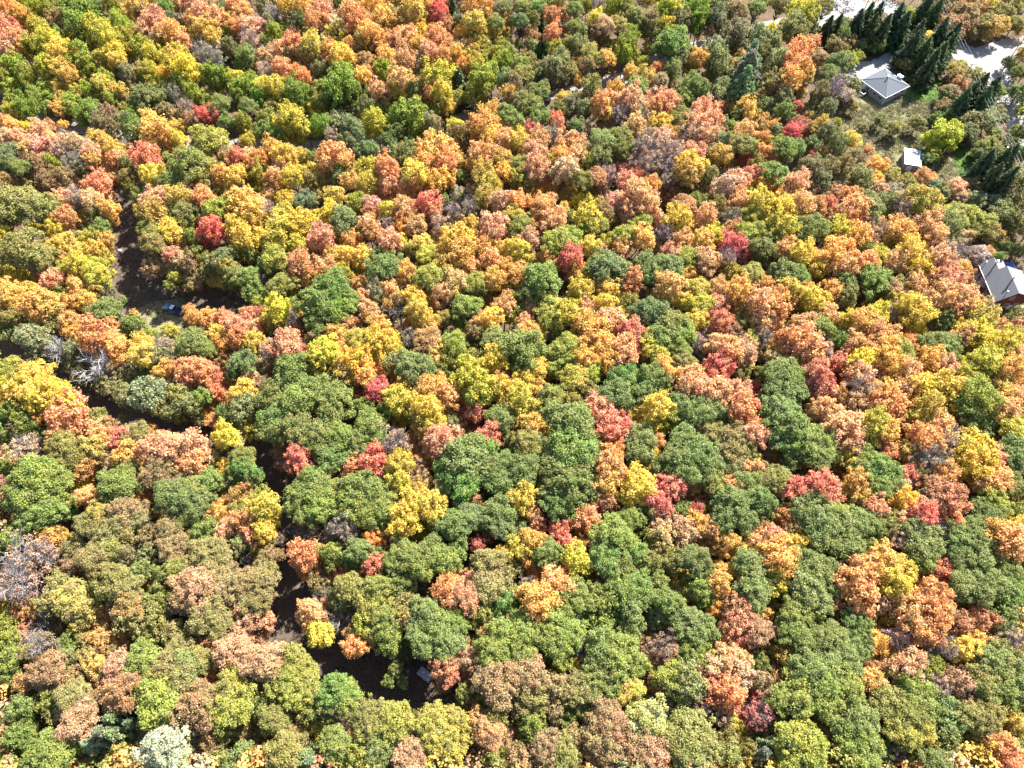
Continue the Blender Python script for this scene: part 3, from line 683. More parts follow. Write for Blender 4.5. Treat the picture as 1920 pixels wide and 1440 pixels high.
970 380 20 o;1020 390 22 op;1035 415 22 po;1010 420 18 o;975 422 26 he;965 405 18 eg;1055 398 14 go;1100 412 26 ye;1085 422 20 he;1070 410 16 kh;1132 402 18 nh;1115 422 22 eh;1192 375 30 po;1155 380 18 p;1210 385 22 po;1180 400 18 pc;1225 408 16 pc;1168 375 10 e;1205 418 18 eh;1270 412 24 yg;1282 385 20 no;1305 378 20 hk;1320 408 22 op;1345 388 20 hn;1385 375 18 op;1425 385 26 ye;1410 405 18 e;1370 408 18 lm;1400 438 20 eh;1428 432 18 eh;1370 430 16 op;1370 458 22 r;1338 442 18 ye;1318 452 20 go;1280 452 18 op;1245 440 18 m;1205 448 22 og;1255 460 14 d;1170 440 22 eh;1165 465 18 op;1135 455 16 ey;1105 465 20 gy;1132 470 14 pc;1048 455 30 ek;1070 442 22 ek;992 452 20 pn;972 472 22 ye;1002 488 14 po;1032 488 18 go;1068 485 22 rc;1080 505 16 go;968 515 20 og;1018 528 42 k;1022 510 32 k;998 550 28 k;975 560 20 ke;1140 502 36 dk;1122 498 26 kh;1162 505 26 kh;1212 495 28 kd;1250 502 32 kd;1222 515 28 kd;1200 502 20 d;1258 480 18 pc;1290 482 20 eh;1325 492 22 po;1292 518 16 go;1320 510 16 np;1360 490 20 m;1370 510 16 e;1410 515 26 he;1430 465 24 k;1425 485 18 k;1100 520 14 ey;1185 525 20 co;1178 548 16 o;1142 542 20 gy;1120 540 14 mn;1088 545 22 yg;1075 525 12 p;1085 560 16 kh;1135 575 22 yg;1102 582 18 pc;1130 592 16 g;1178 570 22 h;1202 545 14 n;1255 540 28 gp;1248 558 18 go;1218 585 34 dk;1230 580 22 d;1285 570 18 y;1315 568 20 ey;1310 540 20 eg;1345 542 20 op;1385 550 26 og;1430 535 18 og;1420 575 28 op;1395 578 18 gh;1345 572 18 cp;1350 605 20 cr;1390 605 20 hk;1430 605 20 po;1305 602 18 yg;1375 622 16 n;995 580 16 pn;972 585 18 ke;985 602 16 pc;1035 575 22 eg;1060 592 26 yh;1032 595 24 eh;1095 605 24 go;1145 602 24 po;1128 615 18 p;1182 625 24 rp;1172 592 14 g;1110 632 30 go;1068 650 24 eh;1048 660 22 ek;1040 630 18 kh;1130 655 24 og;1168 658 26 op;1198 660 16 rc;1140 680 22 go;1100 675 24 go;1070 675 20 ek;980 652 44 kh;992 628 22 og;1010 632 16 yg;975 685 26 kh;1002 692 22 gy;1042 692 18 ek;985 715 22 yg;1025 665 14 k;1078 708 26 eg;1110 698 20 e;1168 705 30 k;1225 708 30 k;1242 695 22 go;1260 610 32 hk;1238 628 32 kh;1278 625 30 ke;1218 640 20 ey;1230 662 20 ey;1272 655 26 ke;1280 678 26 hn;1310 642 18 mp;1315 660 14 m;1360 658 28 po;1395 660 22 pn;1350 645 16 p;1350 682 24 rc;1315 685 12 k;1340 708 22 cr;1292 710 24 op;1390 698 20 hn;1398 675 16 p;1430 630 18 md;1430 702 18 k;1405 638 16 eg;1205 685 16 h;
1460 395 26 yg;1500 385 22 gp;1465 428 24 yh;1450 448 22 hk;1530 388 18 no;1552 382 14 cr;1500 402 14 m;1522 428 34 kh;1498 432 26 k;1542 435 28 ke;1570 435 22 ye;1600 398 26 op;1595 418 18 oc;1632 388 30 kl;1655 392 22 lk;1620 415 16 o;1690 390 22 mn;1725 380 32 e;1732 395 22 ek;1785 408 26 el;1810 405 24 eh;1772 425 24 lk;1845 420 28 he;1830 432 22 he;1860 438 26 h;1885 405 24 lh;1865 385 18 lw;1830 375 18 lw;1902 380 20 l;1908 422 22 hl;1765 382 9 s;1735 428 28 po;1748 445 24 po;1720 440 18 p;1680 435 26 og;1640 432 20 pm;1600 442 24 go;1620 452 18 op;1660 452 18 hn;1700 470 28 gy;1675 465 18 hg;1798 472 20 mn;1815 478 16 mn;1760 470 16 m;1905 470 18 k;1885 465 16 k;1472 468 20 op;1502 478 24 yg;1525 488 18 og;1562 482 30 og;1580 500 22 op;1548 505 16 kh;1620 495 22 oc;1625 472 20 kh;1642 482 18 yh;1478 512 30 kd;1498 520 24 k;1460 515 22 dk;1530 505 18 yg;1582 530 22 kl;1640 525 34 ka;1655 540 22 kh;1622 520 22 k;1588 558 22 hl;1680 492 20 pg;1705 492 14 m;1725 500 22 yg;1755 492 26 pc;1775 485 22 pm;1798 505 16 og;1775 525 26 cp;1750 518 20 po;1805 530 18 no;1690 538 16 le;1670 548 18 np;1715 535 20 op;1800 560 26 po;1772 558 26 op;1840 575 18 nh;1828 532 12 x;1482 550 24 ge;1505 550 18 go;1525 568 24 yg;1498 575 18 hg;1452 575 28 oc;1448 552 18 o;1468 560 16 g;1558 545 18 og;1548 590 20 op;1540 612 26 ke;1588 605 20 y;1505 612 22 po;1448 620 16 op;1470 615 16 kl;1615 605 24 og;1640 592 22 y;1635 615 24 op;1675 592 18 pm;1712 592 28 yg;1702 575 24 gy;1680 565 18 eg;1740 580 18 mp;1772 602 22 kd;1762 615 18 kd;1788 582 22 op;1840 600 26 gh;1822 585 22 gn;1852 610 16 kh;1908 595 16 k;1895 602 14 dk;1830 630 30 y;1802 638 22 op;1798 620 18 y;1840 650 24 ye;1772 650 30 kh;1748 645 28 kh;1800 662 14 y;1772 670 24 kh;1880 642 26 yh;1905 640 20 ye;1875 618 16 cn;1912 620 18 c;1908 665 20 po;1850 675 30 ey;1830 685 20 eo;1810 695 22 ey;1745 675 24 og;1770 690 22 pc;1750 698 18 kh;1785 708 16 c;1850 708 18 po;1890 695 26 og;1500 655 36 co;1515 668 24 op;1482 642 22 oc;1460 660 16 go;1448 648 14 o;1455 675 16 p;1545 658 20 pm;1572 680 18 rp;1570 640 22 k;1605 648 22 op;1612 680 24 y;1630 650 12 k;1658 668 28 go;1692 660 22 eh;1698 640 16 oc;1665 690 24 go;1698 698 24 po;1610 708 24 pc;1635 702 18 rp;1532 705 26 rp;1535 682 14 yh;1465 702 38 kd;1490 705 26 k;1670 635 20 op;1655 710 18 yh;
15 730 20 ye;50 732 28 gy;100 748 36 yg;125 758 26 y;78 752 24 yg;45 762 24 hy;10 762 16 g;25 770 24 ke;50 795 24 ke;75 808 18 ke;128 782 34 co;145 778 20 cp;80 780 18 o;118 798 20 op;185 785 20 hb;185 808 18 op;208 802 16 n;232 788 12 bn;255 815 26 bh;232 825 22 cr;210 825 20 co;288 805 9 o;295 840 26 cp;345 848 34 cp;325 840 26 pc;360 870 24 op;375 850 20 pc;318 855 20 c;50 840 24 pm;68 835 18 pm;112 835 34 hb;140 850 32 hb;125 865 26 hb;182 840 24 gb;195 860 22 bn;240 855 24 og;160 875 20 on;215 870 18 np;75 895 46 ke;45 895 34 ke;108 908 36 ke;65 932 40 ke;38 938 30 k;88 965 36 k;58 970 28 k;110 945 28 ke;138 960 14 k;28 1010 26 ke;10 875 16 ke;5 908 14 n;218 910 38 kh;200 915 26 kh;240 882 26 hk;300 885 34 b;282 900 24 bn;165 932 18 op;160 918 10 g;270 935 14 o;332 932 42 kd;312 945 30 k;362 945 36 kd;362 920 32 kh;390 905 28 kh;412 905 20 k;350 965 28 kh;385 995 26 k;410 890 12 gy;425 875 14 yg;425 820 24 y;400 862 18 h;188 965 30 by;162 982 28 bh;238 960 34 bn;260 972 28 b;220 990 32 bh;190 1002 28 bh;318 990 28 bn;338 998 24 b;325 1028 32 bn;282 1008 24 bn;245 1012 26 b;180 1045 34 bh;205 1030 30 hb;140 1028 24 bh;240 1040 24 b;280 1035 22 b;390 1035 34 bh;410 1048 28 bh;365 1052 28 bh;95 1005 20 og;115 1005 14 gh;102 1028 14 op;62 1050 40 nm;80 1040 26 mn;45 1068 26 mn;135 1060 18 n;325 1070 30 hk;265 1072 26 kb;425 1070 22 b;420 965 18 og;455 978 22 co;425 995 20 pc;470 1002 18 cp;450 958 22 he;470 945 22 hg;455 860 26 k;462 880 26 k;470 895 22 kd;445 895 20 k;445 928 16 gn;462 915 16 on;448 1025 20 b;470 1062 16 x;380 745 22 ke;338 742 20 le;350 762 20 lh;405 735 16 c;410 750 10 o;422 775 20 kd;278 740 28 lw;250 745 20 lh;230 735 18 lh;295 762 18 l;322 776 16 lh;335 782 14 h;455 738 22 gy;462 765 24 lk;440 785 18 kl;410 800 9 go;405 790 11 oc;300 745 22 X;8 785 16 kl;8 815 16 k;
510 745 34 k;555 758 44 kh;518 782 36 k;505 805 32 k;550 802 40 k;592 735 36 kh;630 750 40 kh;620 775 34 kh;600 820 38 k;635 820 36 k;620 860 34 k;665 830 28 k;570 828 30 k;692 795 32 ka;685 762 22 ka;705 820 26 ka;642 860 24 k;562 730 30 k;708 735 22 r;748 735 20 yg;748 755 30 yh;728 770 24 ke;800 770 30 yg;788 785 24 hg;812 798 22 yh;802 732 24 og;842 742 22 op;790 752 18 hy;825 728 22 og;905 730 28 ye;890 742 24 ek;945 732 24 yg;792 805 18 gn;740 830 28 nm;830 828 28 cp;810 840 18 op;892 775 18 rp;938 785 32 k;915 822 24 cr;950 825 20 h;850 798 14 lb;562 852 24 cr;565 872 22 cr;660 875 20 co;702 868 26 rc;748 870 26 yh;742 900 26 yh;778 875 20 om;788 900 20 gm;788 918 20 gh;592 860 10 g;872 860 52 k;850 882 36 k;902 840 36 k;840 845 26 k;900 880 34 k;870 905 40 k;840 910 28 k;942 870 28 kd;935 905 32 kd;950 880 26 k;590 910 38 kh;562 932 34 kh;600 950 38 ke;575 960 28 ke;625 920 28 hk;675 915 40 kh;705 928 34 kh;665 945 36 ke;715 952 34 ke;688 970 30 ke;705 985 24 ke;768 950 26 yg;758 980 26 yg;810 950 28 y;792 968 18 l;808 980 16 ey;855 985 38 kd;880 970 30 dk;835 990 24 d;862 955 16 pn;888 935 18 nc;935 958 34 kd;942 990 28 dk;920 980 22 k;898 1020 16 rn;640 985 24 ml;655 1000 22 ml;580 1005 24 x;700 1010 18 o;722 998 14 o;745 1015 16 rp;570 1038 26 co;592 1038 16 co;620 1038 26 ke;625 1055 20 ke;672 1032 30 kl;660 1050 22 kl;705 1060 20 cr;642 1075 12 c;762 1042 34 kh;810 1038 34 kh;788 1060 34 ke;835 1052 34 ke;855 1030 26 k;742 1055 28 kh;720 1040 20 k;915 1055 34 bh;942 1042 18 yg;895 1068 22 bn;942 1065 24 bh;495 955 26 yh;505 972 18 yh;488 935 18 eh;495 995 22 gy;502 1012 16 yn;485 890 12 k;518 1010 14 nm;502 1045 22 bn;525 1040 10 n;495 1068 24 bh;
975 750 28 yh;1002 728 18 og;1035 745 30 hk;1068 750 24 hg;1010 770 24 kh;980 780 22 kh;1070 792 48 k;1095 802 30 k;1050 778 28 k;1102 732 24 hb;1120 765 24 cp;1135 768 20 c;1150 808 30 cr;1140 820 22 rc;1162 798 18 r;1155 740 34 k;1180 735 24 kh;1165 765 22 kh;1212 735 28 kd;1238 732 22 k;1228 770 30 yg;1232 790 20 ye;1198 778 16 ey;1170 782 16 on;1260 785 20 eh;1310 732 24 pc;1285 732 22 po;1300 748 18 cp;1340 738 28 po;1385 740 26 cp;1385 765 30 co;1395 785 18 o;1350 725 14 r;1422 775 18 r;1375 792 16 r;1410 818 24 pc;1280 762 28 kd;1305 778 36 kd;1335 770 32 kl;1350 785 24 kd;1328 812 30 hb;1365 820 34 bh;1372 850 32 bh;1400 840 26 hb;1402 860 22 hg;1370 878 26 bk;1405 880 20 op;1422 880 18 b;998 798 24 go;1010 808 20 yg;975 800 18 g;988 830 34 hb;975 845 24 kh;980 880 36 kd;970 900 26 dk;1012 880 14 og;980 935 26 yg;1072 845 50 k;1048 875 40 k;1095 870 40 k;1065 908 46 k;1035 920 30 k;1095 915 32 k;1045 945 34 k;1065 962 24 k;1100 830 32 k;1035 840 28 k;1145 850 24 o;1140 875 28 op;1135 905 26 go;1155 892 20 og;1125 920 18 g;1200 820 30 kl;1198 845 30 kl;1195 865 22 k;1230 828 16 op;1225 852 14 yg;1190 882 14 cp;1220 880 14 o;1195 912 30 yg;1185 932 24 yg;1202 938 18 y;1230 942 24 rp;1255 912 24 rp;1268 920 16 rn;1258 818 16 xm;1285 830 38 kd;1268 860 38 kd;1310 855 40 kd;1282 882 36 kd;1325 875 34 kd;1250 875 24 k;1335 900 28 hk;1302 905 18 oh;1372 918 22 oc;1405 910 30 kh;1422 938 34 kd;1375 945 38 kd;1358 970 30 kd;1395 975 30 kd;1428 960 24 k;1350 950 22 dk;1305 958 16 rn;1325 960 14 eh;1310 982 20 go;1275 958 20 kh;1330 995 20 on;1282 998 22 np;1365 1020 20 go;1385 1032 18 yg;1428 998 18 op;1425 1020 22 op;1350 1030 16 on;1300 1048 34 k;1292 1030 24 kl;1318 1065 26 k;1405 1060 36 kl;1430 1052 24 kl;1350 1068 16 o;1375 1068 18 gy;1098 972 22 co;1135 945 20 nc;1112 952 14 rp;1155 980 36 ke;1150 1000 38 ke;1180 972 28 ke;1198 970 24 k;1170 1015 30 ke;1130 1025 28 kd;1185 1038 32 k;1135 1055 34 k;1165 1065 30 k;1235 980 20 pm;1242 998 22 pe;1225 1008 24 he;1242 1028 24 hp;1255 1052 24 hb;1222 1055 26 hb;1200 1068 20 bp;1010 985 16 cn;1000 965 18 op;1048 995 20 cr;1058 1020 20 cr;998 1015 22 og;975 995 20 kl;1028 1035 28 kh;1010 1042 22 kh;972 1028 22 yh;990 1048 16 o;1078 1050 26 ye;1085 1025 14 op;1042 1058 22 kh;1065 1075 18 co;970 1065 16 b;
1465 735 38 kd;1490 732 30 kd;1460 770 38 kd;1478 800 40 kd;1455 815 30 d;1512 825 38 kh;1540 828 34 kh;1528 855 34 kh;1490 830 30 k;1555 860 22 hk;1485 860 24 k;1478 875 20 kl;1505 892 14 ke;1455 900 30 hb;1450 940 20 kh;1535 725 22 rp;1572 742 18 on;1612 730 26 pm;1605 760 22 pn;1650 740 26 og;1660 760 30 oc;1638 768 22 oc;1540 768 22 po;1522 778 16 gp;1575 772 16 no;1580 800 30 po;1565 820 24 op;1590 825 24 pc;1580 842 18 op;1635 798 28 yh;1625 812 20 ey;1660 812 24 go;1672 795 18 pm;1665 852 18 co;1652 832 18 op;1595 855 20 yg;1692 730 22 pg;1735 735 34 yg;1770 735 34 gy;1788 748 22 go;1735 765 26 ge;1728 782 22 eg;1755 792 22 po;1830 745 38 ek;1815 765 34 kh;1845 762 30 kh;1840 785 28 kh;1875 735 22 gh;1875 768 26 op;1905 748 22 po;1898 805 26 ey;1875 795 22 kh;1840 810 22 k;1805 812 14 k;1730 825 30 oc;1715 820 20 op;1745 838 20 o;1775 832 24 pm;1740 862 26 ml;1712 870 20 om;1702 850 20 eo;1825 848 34 yg;1822 870 30 yg;1802 862 22 y;1855 862 24 cp;1840 890 22 og;1862 905 26 op;1850 915 20 og;1905 845 34 kd;1890 860 26 kd;1910 880 28 dk;1900 910 30 hk;1865 935 26 eh;1902 960 24 hk;1772 890 24 on;1760 915 26 nc;1780 940 28 cn;1760 940 24 np;1778 965 24 oc;1790 990 16 gy;1735 935 20 mn;1728 915 18 e;1762 992 22 m;1698 895 20 rp;1715 895 22 kh;1625 860 28 ke;1648 880 34 k;1615 880 28 hk;1640 910 32 k;1672 905 28 kl;1605 905 24 go;1605 928 22 gh;1692 938 24 y;1690 958 20 yg;1640 955 24 cp;1728 968 28 rc;1702 972 22 pc;1490 920 24 rc;1492 935 18 co;1542 915 30 cr;1552 930 22 cp;1522 895 12 c;1532 940 34 kl;1512 960 34 kl;1565 965 32 ke;1540 985 38 kl;1580 988 36 kl;1610 978 28 kl;1552 1012 34 kh;1585 1020 36 kh;1610 1015 26 kh;1635 978 28 kl;1662 980 26 hl;1645 998 24 hk;1455 962 14 c;1478 970 20 on;1495 1018 20 yg;1450 1010 22 cp;1458 1045 34 og;1455 1068 24 yg;1478 992 18 nh;1522 1062 38 k;1545 1070 26 k;1498 1068 24 k;1528 1042 18 k;1682 1012 22 pm;1652 1028 16 yo;1625 1020 14 o;1725 1000 36 kl;1728 1028 36 kl;1725 1050 30 ke;1840 958 28 kd;1862 972 30 kl;1822 950 18 kl;1830 990 30 kd;1802 1012 34 kd;1830 1018 34 kd;1790 1035 30 kd;1830 1048 36 kl;1810 1065 28 kl;1852 1040 26 kd;1885 1065 30 k;1875 1008 30 og;1890 1022 32 op;1880 1030 22 op;1908 990 22 gy;1915 1015 16 k;1762 1068 20 cr;1690 1070 24 yg;1652 1052 28 og;1615 1068 28 op;1595 1048 16 no;
112 1095 26 bh;130 1125 36 by;100 1130 28 bh;160 1145 28 by;150 1170 24 by;160 1125 24 hb;45 1100 36 mn;62 1095 26 mn;55 1138 18 o;40 1150 16 co;92 1172 24 xm;8 1175 22 ek;10 1200 20 ek;220 1092 38 hb;195 1095 26 hb;240 1108 32 bh;225 1130 22 bn;245 1138 32 bo;240 1158 28 bh;265 1172 26 bh;275 1190 24 hk;292 1125 28 hk;315 1135 28 hk;295 1155 28 hb;320 1185 26 bh;322 1102 14 go;300 1090 20 h;370 1105 38 np;350 1125 30 nb;395 1095 36 bn;425 1105 36 bn;462 1095 34 bn;470 1125 30 bh;390 1155 38 bh;410 1170 32 bh;375 1180 26 bn;450 1145 24 hn;465 1165 22 np;400 1210 20 cn;438 1220 32 np;462 1230 26 np;450 1202 22 np;130 1202 20 ka;128 1235 24 kl;80 1210 32 bm;70 1200 24 bl;30 1200 18 bm;165 1202 20 bo;192 1200 20 ob;172 1230 24 bg;182 1250 22 gb;208 1220 18 bn;218 1250 24 pn;208 1270 18 np;92 1255 30 n;70 1262 22 n;105 1275 20 n;50 1280 20 no;140 1270 20 nb;15 1242 26 ke;25 1230 24 ke;15 1270 22 k;62 1290 16 ke;100 1310 26 hk;78 1315 18 hb;140 1305 34 bh;155 1325 32 bn;150 1350 32 np;130 1340 20 np;105 1340 22 bh;40 1328 28 kl;58 1368 16 ke;22 1402 16 ke;15 1350 24 k;30 1380 26 k;38 1355 22 k;95 1412 40 ke;125 1412 28 ke;70 1430 30 ke;10 1430 22 k;62 1398 20 k;108 1388 24 hk;135 1378 20 bh;225 1350 26 w;212 1375 30 w;232 1380 26 w;245 1335 20 w;190 1398 28 w;260 1362 20 w;175 1378 18 bh;190 1358 12 h;225 1420 24 hg;245 1410 18 h;308 1402 46 v;290 1422 30 v;332 1418 32 v;305 1375 22 bo;350 1398 20 v;270 1235 36 ke;332 1225 30 bh;358 1220 26 bh;312 1255 38 bh;350 1250 34 b;375 1240 30 hb;332 1280 36 bh;288 1270 32 he;272 1292 26 ek;300 1318 38 ek;330 1320 28 bh;280 1312 22 ek;362 1270 26 bh;232 1298 34 n;212 1318 22 n;392 1270 16 oc;375 1292 18 ob;435 1275 34 hy;425 1298 36 bh;458 1288 28 hb;435 1325 34 eh;460 1320 22 eh;375 1318 34 nb;350 1342 26 nb;390 1350 26 nb;470 1310 14 n;425 1370 24 hk;362 1368 26 bn;448 1425 30 kl;462 1412 24 kl;410 1418 22 hb;392 1432 24 vh;398 1390 20 n;
490 1095 34 bh;488 1122 30 bh;505 1105 22 bh;486 1145 20 bn;500 1162 15 cp;582 1145 24 op;585 1162 20 op;600 1190 22 y;605 1125 18 x;638 1165 28 x;655 1102 32 hb;640 1125 24 kh;705 1102 32 hk;695 1135 30 he;720 1128 28 he;745 1098 26 k;765 1090 24 ke;720 1158 30 ke;758 1138 26 bh;762 1160 26 bg;730 1185 28 ke;705 1185 24 hk;732 1210 24 ke;685 1168 22 eh;660 1188 16 no;665 1212 20 oc;692 1195 18 on;798 1148 36 kl;788 1175 30 kl;822 1175 38 k;850 1168 30 k;835 1200 38 kl;800 1205 36 kl;855 1198 28 kl;818 1222 24 ke;792 1220 20 ke;838 1105 26 oc;832 1130 20 o;800 1105 16 x;870 1118 30 nc;915 1100 36 bh;942 1090 26 bh;905 1148 26 hk;890 1165 20 h;942 1130 28 k;948 1165 16 op;945 1190 34 ke;925 1220 36 ke;945 1235 28 ke;920 1188 20 ok;875 1235 18 np;832 1250 24 cn;842 1267 18 cn;828 1288 12 n;742 1255 16 k;728 1278 14 ke;755 1280 12 k;495 1242 34 np;555 1240 32 he;568 1256 30 hy;542 1270 34 he;525 1290 30 he;568 1288 34 he;555 1305 26 ek;630 1297 36 k;650 1312 34 ke;620 1282 28 k;620 1322 28 kd;590 1330 28 hk;492 1330 26 kh;512 1350 32 hb;530 1342 26 bh;642 1360 16 mp;625 1362 12 yh;685 1340 32 hb;720 1342 34 hb;745 1352 32 eh;700 1368 32 hb;735 1372 34 he;675 1378 20 ob;712 1408 34 kl;735 1402 26 kl;795 1340 32 hy;812 1352 36 hy;855 1352 32 hy;785 1360 28 hb;825 1378 36 hy;860 1380 30 hy;845 1402 34 hy;808 1398 28 kh;770 1390 28 bh;768 1420 30 np;798 1430 26 bh;530 1412 38 hb;555 1395 26 bh;510 1418 30 hb;562 1425 28 kw;590 1430 28 wk;628 1392 32 ke;610 1388 22 ke;635 1415 28 ke;670 1415 30 he;688 1430 28 hy;545 1375 18 nh;575 1368 18 h;895 1355 22 on;915 1372 28 no;925 1382 24 np;928 1342 28 hb;938 1285 34 nb;918 1270 30 nb;955 1270 24 b;870 1304 20 h;905 1315 20 h;930 1428 22 ek;915 1402 18 dx;952 1405 18 nb;952 1375 14 np;
1010 1128 30 og;1000 1142 20 o;1028 1115 22 og;1042 1095 28 op;988 1095 16 m;968 1120 20 k;1060 1140 30 kh;1080 1118 34 ke;1092 1135 24 ke;1122 1112 26 ke;1130 1138 28 ke;1120 1162 26 ke;1140 1162 24 ke;1165 1108 36 k;1192 1105 36 k;1185 1132 34 kl;1185 1162 26 kl;1175 1185 26 kl;1155 1095 20 k;1232 1100 26 kh;1250 1130 34 k;1232 1155 24 kl;1265 1162 26 kl;1292 1170 34 kl;1315 1180 32 kl;1322 1195 26 ke;1300 1210 30 ke;1285 1225 26 ke;1310 1235 22 ek;1252 1182 18 x;1225 1180 18 x;1245 1215 26 nm;1252 1230 20 np;1235 1250 16 no;1310 1105 28 ke;1320 1122 24 ke;1285 1115 14 gn;1345 1095 24 og;1352 1112 16 og;1340 1142 16 o;1330 1155 12 o;1410 1108 36 kl;1430 1095 28 kl;1420 1130 22 k;1385 1140 24 nc;1370 1120 18 hn;1390 1168 26 cn;1370 1182 22 cp;1405 1152 16 oc;1432 1152 14 go;1360 1155 18 h;1422 1185 26 n;1385 1198 20 rn;980 1185 34 ke;975 1162 26 ke;1042 1170 36 ke;1022 1190 34 ke;1068 1188 34 ke;1048 1212 32 ke;980 1225 34 ke;998 1240 24 ke;1030 1222 22 kh;990 1212 14 co;1085 1220 18 m;1058 1242 18 eh;1090 1248 16 gy;1135 1215 40 kh;1165 1230 42 ke;1122 1235 34 kh;1178 1252 34 ke;1140 1260 36 kh;1120 1205 26 hb;1192 1240 22 ke;1122 1288 32 kh;1145 1292 30 kh;1180 1290 26 eo;1115 1270 26 kh;988 1270 34 nb;1005 1295 34 bh;975 1295 30 bh;1048 1292 30 bn;1068 1302 30 bh;1090 1292 32 bh;1085 1275 26 bh;1028 1308 14 cn;985 1325 28 bh;1035 1332 28 bn;1000 1362 30 ke;985 1375 22 k;1065 1345 22 kh;1110 1328 26 ke;1082 1325 24 hk;1140 1345 32 nb;1150 1365 34 n;1130 1375 34 nb;1142 1398 30 nb;1172 1350 18 n;1212 1348 34 ev;1200 1360 22 ev;1245 1358 22 kw;1242 1385 22 kw;1292 1370 44 hl;1280 1395 40 hl;1315 1390 38 hl;1295 1418 40 hl;1322 1415 28 he;1268 1412 24 h;1190 1398 32 nb;1175 1410 26 no;1225 1410 32 np;1210 1430 28 nb;1115 1420 20 mn;1080 1385 28 b;1022 1398 28 nb;1005 1410 26 bn;1060 1415 34 hb;972 1420 24 nb;1125 1435 14 cp;1035 1430 26 bh;1258 1272 28 eh;1292 1278 30 lh;1272 1292 24 lh;1238 1282 20 no;1275 1325 18 yh;1255 1332 18 mn;1308 1325 22 nm;1342 1248 26 pn;1380 1235 24 po;1385 1260 24 p;1360 1240 24 op;1335 1292 24 co;1365 1298 28 co;1350 1310 24 co;1355 1342 22 pm;1375 1358 16 ye;1365 1385 22 hn;1422 1335 26 rm;1415 1350 20 rm;1428 1280 22 n;1422 1240 20 k;1365 1415 28 hb;1400 1405 22 h;1430 1395 22 w;1422 1415 26 w;1350 1402 22 bh;1385 1435 22 hb;
1455 1095 22 yh;1515 1100 42 kl;1548 1095 30 kl;1535 1120 30 kl;1495 1110 28 k;1605 1105 34 oc;1615 1118 22 oc;1672 1090 28 yg;1702 1090 16 on;1762 1090 14 c;1548 1132 20 cp;1810 1100 34 kl;1840 1105 36 kl;1870 1100 34 kl;1895 1110 32 k;1795 1120 20 he;1745 1130 32 oc;1748 1150 30 oc;1722 1135 24 og;1705 1145 28 op;1690 1130 18 pg;1678 1152 16 ye;1715 1175 28 op;1742 1188 26 oc;1728 1195 20 po;1655 1130 20 np;1625 1160 18 ho;1675 1198 22 m;1765 1212 24 mx;1672 1228 16 gp;1690 1215 18 pn;1642 1205 20 go;1840 1160 22 cn;1795 1165 22 nc;1885 1155 28 kl;1880 1180 26 kl;1912 1158 14 gy;1895 1200 26 mp;1810 1220 24 gy;1832 1202 20 go;1845 1215 16 op;1490 1152 34 ke;1515 1155 28 kh;1478 1180 32 kh;1502 1198 30 kh;1540 1198 32 kh;1565 1200 34 kh;1602 1165 30 kd;1612 1195 28 kd;1605 1220 30 kd;1580 1240 34 kd;1488 1230 18 og;1525 1188 12 o;1520 1230 14 oc;1470 1228 18 gh;1515 1260 42 kd;1545 1255 38 kd;1535 1285 44 k;1575 1280 42 ke;1500 1305 40 ke;1470 1310 34 ke;1545 1318 40 ke;1590 1305 32 ke;1485 1332 28 kh;1612 1275 22 og;1635 1280 24 gp;1635 1252 16 no;1700 1250 28 po;1678 1255 20 pn;1745 1250 20 eh;1762 1258 16 gl;1722 1240 20 mp;1690 1280 30 ke;1715 1288 34 ke;1755 1290 24 mp;1665 1320 38 hk;1650 1330 30 hk;1720 1312 36 ke;1695 1338 38 hk;1722 1335 34 hk;1740 1328 28 ke;1692 1368 36 hy;1728 1370 32 hy;1702 1392 28 he;1765 1322 28 kw;1775 1350 30 kw;1770 1380 30 kl;1798 1375 22 k;1855 1240 38 kl;1878 1230 32 hl;1902 1255 34 kl;1840 1270 34 hb;1875 1285 36 kh;1850 1295 34 kh;1902 1298 28 dk;1888 1312 26 ke;1795 1280 24 np;1800 1310 20 nm;1852 1338 34 hb;1825 1350 34 hl;1845 1362 32 bh;1830 1375 26 hl;1815 1330 26 bn;1895 1352 22 gh;1895 1370 20 kl;1912 1372 14 no;1872 1402 28 oc;1880 1422 28 co;1850 1410 24 gy;1832 1398 22 bg;1830 1428 22 hy;1908 1402 24 ke;1910 1430 22 ke;1615 1358 40 kl;1635 1365 32 kl;1590 1365 32 kl;1600 1390 36 ke;1620 1400 34 ke;1595 1412 30 ke;1612 1425 34 ke;1575 1392 24 kl;1495 1390 38 ek;1515 1408 36 ek;1485 1418 32 ek;1452 1398 28 wk;1470 1370 24 k;1552 1372 16 co;1532 1368 14 cn;1515 1355 20 hn;1542 1410 18 mn;1678 1408 20 nm;1655 1405 22 kd;1750 1410 18 xp;1752 1428 34 k;1702 1428 22 kd;1450 1340 18 mp;1448 1325 12 c;1580 1335 16 mn;1635 1310 16 nm;1730 100 24 s;1742 128 20 s;1802 195 20 s;1852 178 22 s;1845 312 22 s;1880 345 22 s;1632 58 20 s;1565 58 18 s
"""
rows = []
for q in TREES.replace('\n', '').split(';'):
    q = q.split()
    if len(q) == 4:
        t = q[3] if len(q[3]) == 2 else q[3] * 2
        rows.append([float(q[0]), float(q[1]), float(q[2]), t])

